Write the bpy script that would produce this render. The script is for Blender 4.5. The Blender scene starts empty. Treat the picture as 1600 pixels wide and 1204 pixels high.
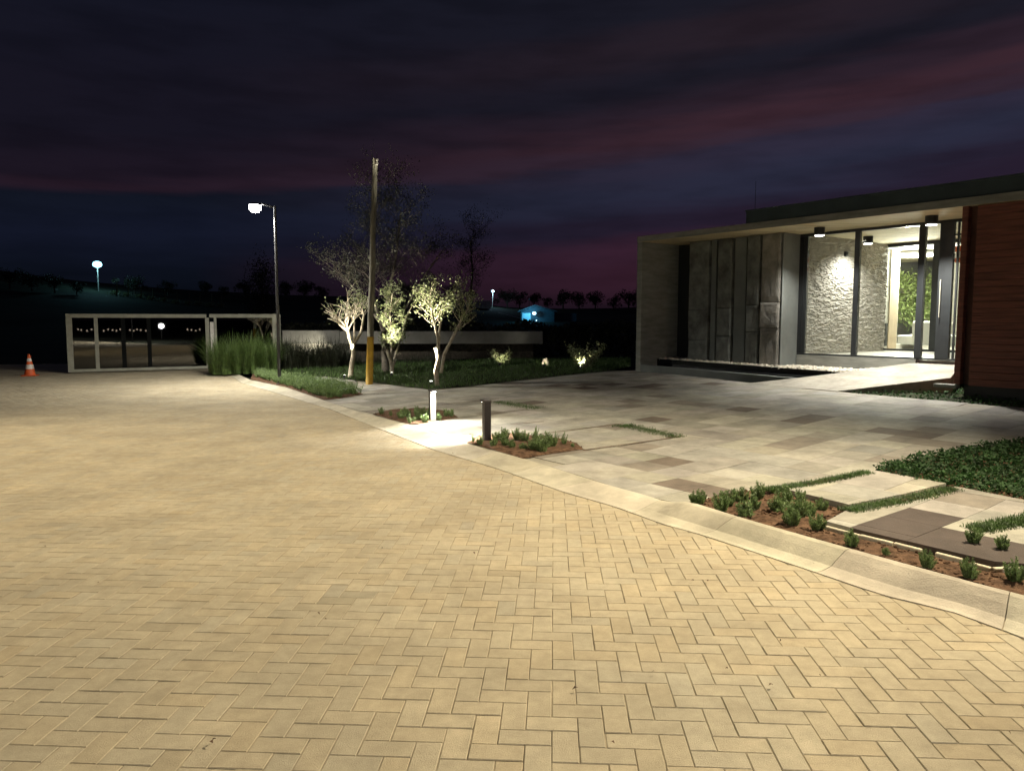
import bpy, bmesh, math, random
from mathutils import Vector, Matrix, noise
R = math.radians
S = bpy.context.scene
COL = S.collection
rnd = random.Random(7)

# ------------------------------------------------------------------ camera
F = 1160.0; CX = 800.0; CY = 602.0; HY = 500.0; CH = 1.6
PITCH = math.atan((CY - HY) / F); CP, SP = math.cos(PITCH), math.sin(PITCH)
cam = bpy.data.cameras.new('camera'); cam.sensor_width = 36; cam.lens = F / 1600 * 36
cam.clip_end = 3000; cam.clip_start = 0.05
camo = bpy.data.objects.new('camera', cam); COL.objects.link(camo)
camo.location = (0, 0, CH); camo.rotation_euler = (R(90) - PITCH, 0, 0)
S.camera = camo

def ray(px, py):
    a, b = (px - CX) / F, (CY - py) / F
    return Vector((a, CP + b * SP, -SP + b * CP))
def G(px, py, z=0.0):
    d = ray(px, py); k = (z - CH) / d.z
    return Vector((d.x * k, d.y * k, z))
def atY(px, py, Y):
    d = ray(px, py); k = Y / d.y
    return Vector((d.x * k, Y, CH + d.z * k))
def zat(p, py):                    # height over plan point p seen at image row py
    b = (CY - py) / F
    return CH + p[1] * (-SP + b * CP) / (CP + b * SP)

# building axes
D2 = Vector((0.790, 0.6125, 0)).normalized(); E1 = Vector((D2.y, -D2.x, 0))
ZF = 0.36
A = G(993, 580, ZF); A.z = 0
def Fp(t, s, z=0.0): return Vector((A.x + E1.x * t + D2.x * s, A.y + E1.y * t + D2.y * s, z))
def TS(p): q = Vector((p[0] - A.x, p[1] - A.y, 0)); return q.dot(E1), q.dot(D2)
def T(px, s):
    m = (px - CX) / F / CP
    x0, y0 = A.x + D2.x * s, A.y + D2.y * s
    return (m * y0 - x0) / (E1.x - m * E1.y)
def zp(x, y):                      # gentle rise of the forecourt towards the house
    s = TS((x, y))[1]
    k = min(1, max(0, (s + 7.0) / 7.0))
    return 0.05 + 0.31 * k
def GP(px, py, dz=0.0):
    z = 0.1
    for _ in range(40):
        p = G(px, py, z); z = 0.5 * z + 0.5 * (zp(p.x, p.y) + dz)
    return Vector((p.x, p.y, zp(p.x, p.y) + dz))

# ------------------------------------------------------------------ materials
def lin(c):
    return tuple((v / 12.92 if v <= .04045 else ((v + .055) / 1.055) ** 2.4) for v in [x / 255 for x in c])
def mat(name, col, rough=0.8, var=0.15, scale=6.0, bump=0.0, bscale=40.0, tone=False, metal=0.0, spec=0.5, col2=None, stretch=None, trans=0.0, coat=0, grain=0):
    m = bpy.data.materials.new(name); m.use_nodes = True
    nt = m.node_tree; N = nt.nodes; L = nt.links
    b = N['Principled BSDF']
    b.inputs['Roughness'].default_value = rough; b.inputs['Metallic'].default_value = metal
    b.inputs['Specular IOR Level'].default_value = spec
    tc = N.new('ShaderNodeTexCoord'); mp = N.new('ShaderNodeMapping')
    L.new(tc.outputs['Object'], mp.inputs[0])
    if stretch: mp.inputs['Scale'].default_value = stretch
    n = N.new('ShaderNodeTexNoise'); n.inputs['Scale'].default_value = scale; n.inputs['Detail'].default_value = 8; n.inputs['Roughness'].default_value = .62
    L.new(mp.outputs[0], n.inputs[0])
    cr = N.new('ShaderNodeValToRGB')
    c2 = col2 or tuple(v * (1 - var * 2) for v in col)
    cr.color_ramp.elements[0].position = .32; cr.color_ramp.elements[0].color = (*c2, 1)
    cr.color_ramp.elements[1].position = .68; cr.color_ramp.elements[1].color = (*[min(1, v * (1 + var)) for v in col], 1)
    L.new(n.outputs[0], cr.inputs[0]); out = cr.outputs[0]
    if grain:
        n3 = N.new('ShaderNodeTexNoise'); n3.inputs['Scale'].default_value = 190; n3.inputs['Detail'].default_value = 6; n3.inputs['Roughness'].default_value = .8
        n4 = N.new('ShaderNodeTexNoise'); n4.inputs['Scale'].default_value = 11; n4.inputs['Detail'].default_value = 9; n4.inputs['Roughness'].default_value = .72
        L.new(mp.outputs[0], n3.inputs[0]); L.new(mp.outputs[0], n4.inputs[0])
        ad = N.new('ShaderNodeMath'); ad.operation = 'ADD'; L.new(n3.outputs[0], ad.inputs[0]); L.new(n4.outputs[0], ad.inputs[1])
        mr = N.new('ShaderNodeMapRange'); L.new(ad.outputs[0], mr.inputs[0]); mr.inputs[1].default_value = .75; mr.inputs[2].default_value = 1.25; mr.inputs[3].default_value = 1 - grain; mr.inputs[4].default_value = 1 + grain * .6
        vs = N.new('ShaderNodeVectorMath'); vs.operation = 'SCALE'; L.new(out, vs.inputs[0]); L.new(mr.outputs[0], vs.inputs[3]); out = vs.outputs[0]
    if tone:
        at = N.new('ShaderNodeAttribute'); at.attribute_name = 'tone'
        mx = N.new('ShaderNodeMix'); mx.data_type = 'RGBA'; mx.blend_type = 'MULTIPLY'; mx.inputs[0].default_value = 1
        L.new(out, mx.inputs[6]); L.new(at.outputs['Color'], mx.inputs[7]); out = mx.outputs[2]
    L.new(out, b.inputs['Base Color'])
    if bump:
        n2 = N.new('ShaderNodeTexNoise'); n2.inputs['Scale'].default_value = bscale; n2.inputs['Detail'].default_value = 10; n2.inputs['Roughness'].default_value = .7
        L.new(mp.outputs[0], n2.inputs[0])
        bp = N.new('ShaderNodeBump'); bp.inputs['Strength'].default_value = bump; bp.inputs['Distance'].default_value = .02
        L.new(n2.outputs[0], bp.inputs['Height']); L.new(bp.outputs[0], b.inputs['Normal'])
    if trans:
        b.inputs['Transmission Weight'].default_value = trans
    return m
def leafmat(name, col, var=.35, rough=.55):
    m = mat(name, col, rough, var, 9, tone=False)
    nt = m.node_tree; N = nt.nodes; L = nt.links; b = N['Principled BSDF']
    src = b.inputs['Base Color'].links[0].from_socket
    tr = N.new('ShaderNodeBsdfTranslucent'); L.new(src, tr.inputs[0])
    ms = N.new('ShaderNodeMixShader'); ms.inputs[0].default_value = .3
    L.new(b.outputs[0], ms.inputs[1]); L.new(tr.outputs[0], ms.inputs[2]); L.new(ms.outputs[0], N['Material Output'].inputs[0])
    return m
def emit(name, col, strength):
    m = bpy.data.materials.new(name); m.use_nodes = True
    nt = m.node_tree; b = nt.nodes['Principled BSDF']
    b.inputs['Base Color'].default_value = (.8, .8, .8, 1)
    b.inputs['Emission Color'].default_value = (*col, 1); b.inputs['Emission Strength'].default_value = strength
    return m
def glassmat(name, tint=(1, 1, 1), refl=1.0):
    m = bpy.data.materials.new(name); m.use_nodes = True
    nt = m.node_tree; N = nt.nodes; L = nt.links; N.remove(N['Principled BSDF'])
    tr = N.new('ShaderNodeBsdfTransparent'); tr.inputs[0].default_value = (*tint, 1)
    gl = N.new('ShaderNodeBsdfGlossy'); gl.inputs['Roughness'].default_value = .012
    fr = N.new('ShaderNodeFresnel'); fr.inputs[0].default_value = 1.5
    mu = N.new('ShaderNodeMath'); mu.operation = 'MULTIPLY'; mu.inputs[1].default_value = refl; mu.use_clamp = True
    L.new(fr.outputs[0], mu.inputs[0])
    ms = N.new('ShaderNodeMixShader'); L.new(mu.outputs[0], ms.inputs[0]); L.new(tr.outputs[0], ms.inputs[1]); L.new(gl.outputs[0], ms.inputs[2])
    L.new(ms.outputs[0], N['Material Output'].inputs[0])
    return m

M = dict(
    paver=mat('paver', (.452, .385, .272), .92, .09, 1.3, .45, 170, tone=True, spec=.25, grain=.22),
    roadfar=mat('paver_far', (.42, .36, .25), .92, .12, 1.3, .3, 40),
    sand=mat('joint_sand', (.33, .275, .185), .95, .3, 9),
    kerb=mat('kerb_concrete', (.52, .47, .375), .85, .14, 2.2, .4, 90, tone=True, spec=.3, grain=.16),
    slab=mat('stone_slab', (.345, .325, .285), .8, .16, 2.5, .35, 60, tone=True, spec=.35, grain=.2),
    mortar=mat('mortar', (.33, .30, .24), .9, .12, 3.0, .3, 80),
    soil=mat('red_soil', (.155, .092, .058), .95, .35, 14, 1.0, 60, spec=.1),
    dirt=mat('dark_ground', (.035, .04, .022), .95, .4, .5, .5, 6, spec=.1),
    grass=leafmat('grass_blade', (.07, .13, .03)),
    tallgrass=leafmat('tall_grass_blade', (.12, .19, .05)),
    cover=leafmat('ground_cover_leaf', (.042, .10, .028), .4, .75),
    herb=leafmat('shrub_leaf', (.21, .31, .115), .3),
    olive=leafmat('olive_leaf', (.22, .25, .12), .3),
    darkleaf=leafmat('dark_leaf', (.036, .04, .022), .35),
    greenleaf=leafmat('bright_leaf', (.24, .31, .10), .3),
    bark=mat('pale_bark', (.30, .26, .2), .9, .3, 14, .8, 60),
    palebark=mat('pale_smooth_bark', (.48, .42, .32), .85, .2, 14, .5, 60),
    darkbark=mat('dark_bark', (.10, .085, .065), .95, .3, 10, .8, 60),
    wood=mat('weathered_pole_wood', (.18, .17, .13), .9, .35, 5, .7, 50, stretch=(6, 6, .6)),
    yellow=mat('yellow_paint', (.50, .30, .03), .6, .12, 7, .2, 30),
    conc=mat('board_concrete', (.26, .265, .235), .85, .16, 2.2, .35, 30, stretch=(1, 1, 5)),
    concs=mat('soffit_concrete', (.52, .44, .27), .85, .14, 1.6, .3, 20, stretch=(.5, 4, 4)),
    concd=mat('grey_plaster', (.17, .185, .175), .85, .1, 2.5, .15, 30),
    stone=mat('rough_stone', (.27, .26, .232), .9, .22, 3.5, .8, 22),
    stoned=mat('dark_stone', (.165, .175, .16), .9, .3, 3.0, .8, 22),
    split=mat('split_face_stone', (.48, .455, .41), .9, .12, 5, .6, 50),
    black=mat('black_metal', (.02, .022, .024), .4, .1, 8, spec=.4),
    matblack=mat('matt_black', (.008, .009, .009), .9, .1, 8, spec=.1),
    frame=mat('dark_grey_frame', (.022, .025, .027), .45, .1, 8),
    parapet=mat('dark_roof_metal', (.045, .07, .08), .5, .15, 2),
    gate=mat('gate_grey_metal', (.33, .33, .27), .5, .12, 4, .1, 40),
    red=mat('red_timber', (.21, .070, .044), .65, .22, 2.2, .2, 14, stretch=(1, 1, 14)),
    reddark=mat('red_timber_dark', (.09, .035, .024), .6, .2, 3),
    white=mat('white_plaster', (.78, .76, .70), .8, .03, 3),
    pale=mat('pale_timber', (.62, .50, .36), .6, .1, 3, stretch=(8, 8, .6)),
    cloth=mat('white_cloth', (.8, .8, .78), .8, .03, 4),
    floor=mat('pale_floor', (.55, .53, .48), .35, .05, 2),
    pebble=mat('white_pebble', (.62, .57, .47), .8, .12, 9, .2, 60),
    orange=mat('cone_orange', (.75, .13, .03), .5, .12, 9),
    bandw=mat('cone_band', (.75, .72, .68), .4, .1, 9),
    wallc=mat('garden_wall_concrete', (.30, .29, .26), .9, .16, 1.0, .3, 20),
    walll=mat('garden_wall_render', (.6, .57, .5), .9, .1, 1.2),
    hill=mat('hill_ground', (.03, .035, .025), .95, .45, .06, spec=.1),
    hwall=mat('house_render', (.07, .10, .12), .9, .1, 2),
    hroof=mat('house_roof', (.10, .10, .11), .8, .15, 2),
    garage=mat('garage_door', (.5, .65, .7), .6, .05, 2),
    post=mat('lamp_post_paint', (.04, .04, .042), .35, .1, 8, spec=.6),
    bollard=mat('bollard_paint', (.035, .03, .032), .4, .1, 8),
    bollardg=mat('bollard_grey_face', (.42, .41, .38), .5, .08, 8),
    porc=mat('porcelain', (.35, .33, .3), .3, .05, 8),
    glass=glassmat('clear_glass', (.93, .95, .93), .55),
    dglass=glassmat('smoked_glass', (.10, .11, .10), 2.2),
    water=mat('black_lining', (.008, .009, .010), .25, .1, 4),
    lamp=emit('lamp_glow', (1, 1, .97), 60), blue=emit('blue_lamp_glow', (.30, .85, 1), 5),
    blue2=emit('far_lamp_glow', (.45, .78, 1), 4),
    mir=emit('far_lamp_warm', (1, .8, .6), 4),
    lens=emit('downlight_lens', (1, .97, .9), 14), chand=emit('ceiling_lamp_glow', (1, .97, .9), 12),
    led=emit('bollard_led', (1, .97, .88), 25), up=emit('uplight_lens', (1, .97, .85), 12),
    leafbit=mat('dead_leaf', (.10, .05, .025), .8, .2, 30),
    amber=mat('amber_fabric', (.55, .13, .05), .7, .1, 8),
)

# ------------------------------------------------------------------ mesh helpers
class MB:
    def __init__(s): s.v = []; s.f = []; s.c = []; s.mi = []
    def face(s, pts, c=None, mi=0):
        n = len(s.v); s.v += [tuple(p) for p in pts]; s.f.append(tuple(range(n, n + len(pts)))); s.c.append(c); s.mi.append(mi)
    def raw(s, vs, fs, c=None, mi=0):
        n = len(s.v); s.v += [tuple(p) for p in vs]
        for f in fs: s.f.append(tuple(n + i for i in f)); s.c.append(c); s.mi.append(mi)
    def hexa(s, b, t, c=None, mi=0):       # bottom 4 + top 4 (ccw from above)
        s.raw(list(b) + list(t), [(3, 2, 1, 0), (4, 5, 6, 7), (0, 1, 5, 4), (1, 2, 6, 5), (2, 3, 7, 6), (3, 0, 4, 7)], c, mi)
    def box(s, x0, x1, y0, y1, z0, z1, c=None, mi=0, rot=0, org=(0, 0)):
        ca, sa = math.cos(rot), math.sin(rot)
        q = [(org[0] + x * ca - y * sa, org[1] + x * sa + y * ca) for x, y in ((x0, y0), (x1, y0), (x1, y1), (x0, y1))]
        s.hexa([(a, b, z0) for a, b in q], [(a, b, z1) for a, b in q], c, mi)
    def fbox(s, t0, t1, s0, s1, z0, z1, c=None, mi=0):
        q = [Fp(t0, s0), Fp(t1, s0), Fp(t1, s1), Fp(t0, s1)]
        s.hexa([(p.x, p.y, z0) for p in q], [(p.x, p.y, z1) for p in q], c, mi)
    def tube(s, pts, rads, n=8, c=None, cap=True, mi=0):
        base = len(s.v); pts = [Vector(p) for p in pts]
        up = Vector((.31, .17, 1)).normalized()
        for i, p in enumerate(pts):
            d = (pts[min(i + 1, len(pts) - 1)] - pts[max(i - 1, 0)]).normalized()
            a = d.cross(up if abs(d.dot(up)) < .95 else Vector((1, 0, 0))).normalized(); b = d.cross(a)
            for k in range(n):
                an = 2 * math.pi * k / n
                s.v.append(tuple(p + (a * math.cos(an) + b * math.sin(an)) * rads[i]))
        for i in range(len(pts) - 1):
            for k in range(n):
                k2 = (k + 1) % n
                s.f.append((base + i * n + k, base + i * n + k2, base + (i + 1) * n + k2, base + (i + 1) * n + k)); s.c.append(c); s.mi.append(mi)
        if cap:
            s.f.append(tuple(base + k for k in range(n))); s.c.append(c); s.mi.append(mi)
            s.f.append(tuple(base + (len(pts) - 1) * n + k for k in reversed(range(n)))); s.c.append(c); s.mi.append(mi)
    def lathe(s, prof, n=20, org=(0, 0, 0), c=None, mi=0):   # prof: (r,z)
        base = len(s.v)
        for r, z in prof:
            for k in range(n):
                an = 2 * math.pi * k / n; s.v.append((org[0] + r * math.cos(an), org[1] + r * math.sin(an), org[2] + z))
        for i in range(len(prof) - 1):
            for k in range(n):
                k2 = (k + 1) % n; s.f.append((base + i * n + k, base + i * n + k2, base + (i + 1) * n + k2, base + (i + 1) * n + k)); s.c.append(c); s.mi.append(mi)
        s.f.append(tuple(base + k for k in reversed(range(n)))); s.c.append(c); s.mi.append(mi)
        s.f.append(tuple(base + (len(prof) - 1) * n + k for k in range(n))); s.c.append(c); s.mi.append(mi)
    def leaf(s, p, d, l, w, r, c=None):
        d = Vector(d).normalized()
        a = d.cross(Vector((r.uniform(-1, 1), r.uniform(-1, 1), r.uniform(-1, 1)))).normalized() * (w / 2)
        p = Vector(p); s.face([p, p + d * l * .45 + a, p + d * l, p + d * l * .45 - a], c)
    def mesh(s, name, m, smooth=False):
        me = bpy.data.meshes.new(name); me.from_pydata(s.v, [], s.f)
        for x in (m if isinstance(m, (list, tuple)) else [m]): me.materials.append(M[x] if isinstance(x, str) else x)
        if isinstance(m, (list, tuple)): me.polygons.foreach_set('material_index', s.mi)
        if any(x is not None for x in s.c):
            at = me.color_attributes.new('tone', 'FLOAT_COLOR', 'CORNER')
            buf = []
            for f, x in zip(s.f, s.c):
                x = x or (1, 1, 1)
                buf += [x[0], x[1], x[2], 1.0] * len(f)
            at.data.foreach_set('color', buf)
        if smooth: me.polygons.foreach_set('use_smooth', [True] * len(s.f))
        me.update(); return me
    def build(s, name, m, parent=None, smooth=False, bevel=0, **kw):
        o = bpy.data.objects.new(name, s.mesh(name, m, smooth)); COL.objects.link(o)
        if parent is not None:
            o.parent = parent; o.matrix_parent_inverse = pinv(parent)
        if bevel:
            md = o.modifiers.new('bevel', 'BEVEL'); md.width = bevel; md.segments = 2; md.limit_method = 'ANGLE'
        for k, v in kw.items(): o[k] = v
        return o
def pinv(p):
    m = Matrix.LocRotScale(p.location, p.rotation_euler, p.scale)
    if p.parent: m = Matrix.LocRotScale(p.parent.location, p.parent.rotation_euler, p.parent.scale) @ m if False else m
    return m.inverted()
def thing(name, loc, label, cat, group=None):
    o = bpy.data.objects.new(name, None); o.empty_display_size = .1; COL.objects.link(o); o.location = loc
    o['label'] = label; o['category'] = cat
    if group: o['group'] = group
    return o
def sub(o, par):                # sub-part: parent mesh object sits at its thing's frame
    o.parent = par; o.matrix_parent_inverse = Matrix.Identity(4); return o
def light(name, kind, loc, power, col=(1, 1, 1), target=None, size=.1, angle=120, blend=.6, parent=None):
    l = bpy.data.lights.new(name, kind); l.energy = power; l.color = col
    if kind != 'AREA': l.shadow_soft_size = size
    if kind == 'SPOT': l.spot_size = R(angle); l.spot_blend = blend
    o = bpy.data.objects.new(name, l); COL.objects.link(o); o.location = loc
    if target is not None: o.rotation_euler = (Vector(target) - Vector(loc)).to_track_quat('-Z', 'Y').to_euler()
    if parent is not None: o.parent = parent; o.matrix_parent_inverse = pinv(parent)
    return o
def inside(p, poly):
    x, y = p[0], p[1]; r = False; j = len(poly) - 1
    for i in range(len(poly)):
        xi, yi = poly[i][0], poly[i][1]; xj, yj = poly[j][0], poly[j][1]
        if (yi > y) != (yj > y) and x < (xj - xi) * (y - yi) / (yj - yi) + xi: r = not r
        j = i
    return r
def PX(pts, fn=GP): return [fn(*p) for p in pts]
def ordn(i): return ['first', 'second', 'third', 'fourth', 'fifth', 'sixth', 'seventh', 'eighth', 'ninth', 'tenth', 'eleventh', 'twelfth', 'thirteenth', 'fourteenth', 'fifteenth', 'sixteenth', 'seventeenth', 'eighteenth', 'nineteenth', 'twentieth', 'twenty-first', 'twenty-second', 'twenty-third', 'twenty-fourth'][i]

# ------------------------------------------------------------------ sky
w = bpy.data.worlds.new('World'); S.world = w; w.use_nodes = True
nt = w.node_tree; N = nt.nodes; L = nt.links
bg = N['Background']
tc = N.new('ShaderNodeTexCoord'); sx = N.new('ShaderNodeSeparateXYZ'); L.new(tc.outputs['Generated'], sx.inputs[0])
def mth(op, a, b=None, clamp=False):
    n = N.new('ShaderNodeMath'); n.operation = op; n.use_clamp = clamp
    for i, v in enumerate((a, b)):
        if v is None: continue
        if isinstance(v, (int, float)): n.inputs[i].default_value = v
        else: L.new(v, n.inputs[i])
    return n.outputs[0]
az = mth('ARCTAN2', sx.outputs[0], sx.outputs[1])
cmb = N.new('ShaderNodeCombineXYZ')
L.new(mth('MULTIPLY', az, 1.6), cmb.inputs[0]); L.new(mth('MULTIPLY', sx.outputs[2], 22.0), cmb.inputs[1])
nz = N.new('ShaderNodeTexNoise'); nz.inputs['Scale'].default_value = 1.6; nz.inputs['Detail'].default_value = 7; nz.inputs['Roughness'].default_value = .55
L.new(cmb.outputs[0], nz.inputs[0])
cmb2 = N.new('ShaderNodeCombineXYZ')
L.new(mth('MULTIPLY', az, 7.0), cmb2.inputs[0]); L.new(mth('MULTIPLY', sx.outputs[2], 38.0), cmb2.inputs[1])
nz2 = N.new('ShaderNodeTexNoise'); nz2.inputs['Scale'].default_value = 1.1; nz2.inputs['Detail'].default_value = 8
L.new(cmb2.outputs[0], nz2.inputs[0])
tilt = mth('MULTIPLY', mth('MULTIPLY', mth('ADD', az, .15), -.10), mth('MULTIPLY', sx.outputs[2], 5.0, True))
warp = mth('MULTIPLY', mth('SUBTRACT', nz.outputs[0], .5), .05)
el = mth('ADD', mth('ADD', sx.outputs[2], tilt), warp)
u = mth('MULTIPLY', el, 2.0, True)
def ramp(stops):
    r = N.new('ShaderNodeValToRGB'); e = r.color_ramp.elements; r.color_ramp.interpolation = 'B_SPLINE' if False else 'EASE'
    while len(e) < len(stops): e.new(.5)
    for i, (z, c) in enumerate(stops):
        e[i].position = z * 2; e[i].color = (*lin(c), 1)
    L.new(u, r.inputs[0]); return r.outputs[0]
right = ramp([(0, (24, 17, 26)), (.045, (54, 29, 42)), (.075, (58, 33, 48)), (.10, (36, 28, 43)), (.135, (40, 41, 59)), (.165, (45, 41, 58)), (.18, (51, 38, 50)), (.20, (55, 36, 45)), (.222, (42, 31, 41)), (.255, (27, 26, 36)), (.295, (38, 30, 38)), (.335, (26, 26, 36)), (.45, (20, 23, 32))])
left = ramp([(0, (7, 10, 17)), (.06, (11, 15, 25)), (.12, (18, 22, 37)), (.166, (17, 21, 33)), (.180, (36, 25, 36)), (.2, (27, 21, 32)), (.25, (22, 20, 31)), (.45, (19, 21, 33))])
mxz = mth('MULTIPLY', mth('ADD', az, .40), 1.45, True)
mx = N.new('ShaderNodeMix'); mx.data_type = 'RGBA'; L.new(mxz, mx.inputs[0]); L.new(left, mx.inputs[6]); L.new(right, mx.inputs[7])
# streaks of darker cloud
dk = N.new('ShaderNodeMapRange'); L.new(nz2.outputs[0], dk.inputs[0]); dk.inputs[1].default_value = .42; dk.inputs[2].default_value = .66; dk.inputs[3].default_value = 1.06; dk.inputs[4].default_value = .82
vm = N.new('ShaderNodeVectorMath'); vm.operation = 'SCALE'; L.new(mx.outputs[2], vm.inputs[0]); L.new(dk.outputs[0], vm.inputs[3])
L.new(vm.outputs[0], bg.inputs[0]); bg.inputs[1].default_value = 1.0

# ------------------------------------------------------------------ terrain
SIL = [(-600, 425), (0, 436), (150, 450), (300, 458), (450, 464), (700, 468), (780, 480), (850, 482), (950, 482), (1100, 478), (1700, 470)]
def hillz(x, y):
    r = math.hypot(x, y)
    if y < 20 or r < 70: return 0
    px = CX + F * CP * x / y
    for (a, ya), (b, yb) in zip(SIL, SIL[1:]):
        if px <= b or b == 1700:
            k = min(1, max(0, (px - a) / (b - a))); ys = ya + (yb - ya) * k; break
    k = min(1, max(0, (r - 85) / 145)); k = k * k * (3 - 2 * k)
    n = noise.noise(Vector((x / 25, y / 25, 0))) * .5 * k
    return k * (CH + (HY - ys) / F * 230 - .3) + n
def H(x, y):
    s = TS((x, y))[1]
    return (zp(x, y) - .09 if s > -6.2 else -.06) + hillz(x, y)
def onhill(px, py, y0=60, y1=220):
    best = None
    for i in range(400):
        Y = y0 + (y1 - y0) * i / 399; p = atY(px, py, Y); h = H(p.x, p.y)
        if h >= p.z: return Vector((p.x, p.y, h))
        best = p
    return Vector((best.x, best.y, H(best.x, best.y)))
mb = MB()
rs = [0, 3, 6, 9, 12, 14, 16, 18, 20, 23, 26, 30, 36, 44, 54, 66, 76, 85] + [85 + 6 * i for i in range(1, 26)] + [260, 320, 420, 600, 1000, 2200]
na = 144
for r in rs:
    for k in range(na):
        a = 2 * math.pi * k / na; x, y = r * math.sin(a), r * math.cos(a)
        mb.v.append((x, y, H(x, y)))
for i in range(len(rs) - 1):
    for k in range(na):
        k2 = (k + 1) % na; mb.f.append((i * na + k, i * na + k2, (i + 1) * na + k2, (i + 1) * na + k)[::-1]); mb.c.append(None); mb.mi.append(0)
mb.build('terrain', 'hill', smooth=True, kind='structure')

# ------------------------------------------------------------------ kerb lines
KO = [(326, 582.5), (360, 587), (379, 599), (422, 611), (478, 628), (518, 640), (587, 668), (678, 703), (776, 732), (881, 769), (965, 793), (1032, 818), (1100, 837), (1270, 893), (1375, 929), (1484, 955), (1600, 997), (1800, 1075)]
KI = [(332, 580), (368, 582), (391, 593), (444, 604), (506, 625), (560, 643), (641, 663), (729, 692), (823, 717), (951, 757), (1010, 773), (1079, 785), (1168, 813), (1326, 858), (1435, 888), (1525, 913), (1600, 932), (1800, 985)]
ko = [G(*p, 0.0) for p in KO]
ki = [G(p[0], p[1], .055 if p[0] < 1050 else .11) for p in KI]
def lerp_list(l, u):
    i = min(len(l) - 2, int(u)); return l[i].lerp(l[i + 1], u - i)
# dense resample by length of inner line
st = []; acc = 0; dens = 30
us = [i / dens for i in range((len(ko) - 1) * dens + 1)]
lens = [0]
for a, b in zip(us, us[1:]): lens.append(lens[-1] + (lerp_list(ki, b) - lerp_list(ki, a)).length)
def u_at(d):
    for i in range(len(lens) - 1):
        if lens[i + 1] >= d: return us[i] + (us[i + 1] - us[i]) * (d - lens[i]) / max(1e-6, lens[i + 1] - lens[i])
    return us[-1]
mb = MB(); d = 0; total = lens[-1]; ui = 0
i1050 = KI.index((1010, 773)); i1079 = KI.index((1079, 785))
while d < total - .05:
    unit = .92; g = .0022; c = rnd.uniform(.86, 1.08); c = (c, c * rnd.uniform(.98, 1.02), c * rnd.uniform(.95, 1.02))
    rows = []; m = 6
    for k in range(m + 1):
        uu = u_at(min(total, d + g + (unit - 2 * g) * k / m)); o, i_ = lerp_list(ko, uu), lerp_list(ki, uu)
        o = Vector((o.x, o.y, 0)); i_ = Vector((i_.x, i_.y, 0))
        hi = min(1, max(0, (uu - i1050 - .5) / .5))            # raised roll kerb right of the drive
        pl = [(0, -.03, -.03), (.0, .006, .006), (.16, .009, .010), (.24, .012, .016), (.40, .022, .030), (.62, .038, .082), (.80, .050, .118), (.90, .054, .126), (.97, .055, .122), (1.0, .052, .108), (1.0, -.03, -.03)]
        rows.append([o.lerp(i_, f) + Vector((0, 0, a + (b - a) * hi)) for f, a, b in pl])
    base = len(mb.v); q = len(rows[0])
    for r_ in rows: mb.v += [tuple(p) for p in r_]
    for k in range(m):
        for j in range(q - 1):
            mb.f.append((base + k * q + j, base + (k + 1) * q + j, base + (k + 1) * q + j + 1, base + k * q + j + 1)); mb.c.append(c); mb.mi.append(0)
    mb.f.append(tuple(base + j for j in range(q))); mb.c.append(c); mb.mi.append(0)
    mb.f.append(tuple(base + m * q + j for j in reversed(range(q)))); mb.c.append(c); mb.mi.append(0)
    d += unit
mb.build('kerb', 'kerb', kind='structure')
# mortar bed under the kerb
mb = MB()
for a, b in zip(us[::6], us[6::6]):
    o0, o1, i0, i1 = lerp_list(ko, a), lerp_list(ko, b), lerp_list(ki, a), lerp_list(ki, b)
    mb.face([(o0.x, o0.y, .001), (o1.x, o1.y, .001), (i1.x, i1.y, .03), (i0.x, i0.y, .03)])
mb.build('kerb_bedding', 'sand', kind='structure')

# ------------------------------------------------------------------ road of herringbone pavers
road = [((p + (Vector((q.x - p.x, q.y - p.y, 0))).normalized() * .14).x, (p + (Vector((q.x - p.x, q.y - p.y, 0))).normalized() * .14).y) for p, q in zip(ko, ki)] + [(6.5, .3), (-16, .3), (-34, 24.5), (-14.2, 27.5)]
g1, g2 = G(117, 582, 0), G(324, 577, 0)
road += [(g1.x - .4, g1.y + 1.2), (g2.x, g2.y + .3)]
mb = MB()
a = R(-3.2); ca, sa = math.cos(a), math.sin(a); W = .103
def cl(x, y):
    return noise.noise(Vector((x * .35, y * .35, 3)))
stains = [(G(536, 930), .12, (.84, .86, .88)), (G(505, 915), .1, (1.04, 1.05, 1.08)), (G(500, 955), .16, (.92, .93, .94)), (G(820, 928), .14, (1.04, 1.05, 1.08)), (G(1140, 1110), .4, (.98, 1.0, 1.03))]
V, FC, C = mb.v, mb.f, mb.c
hw = .0014
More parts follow.
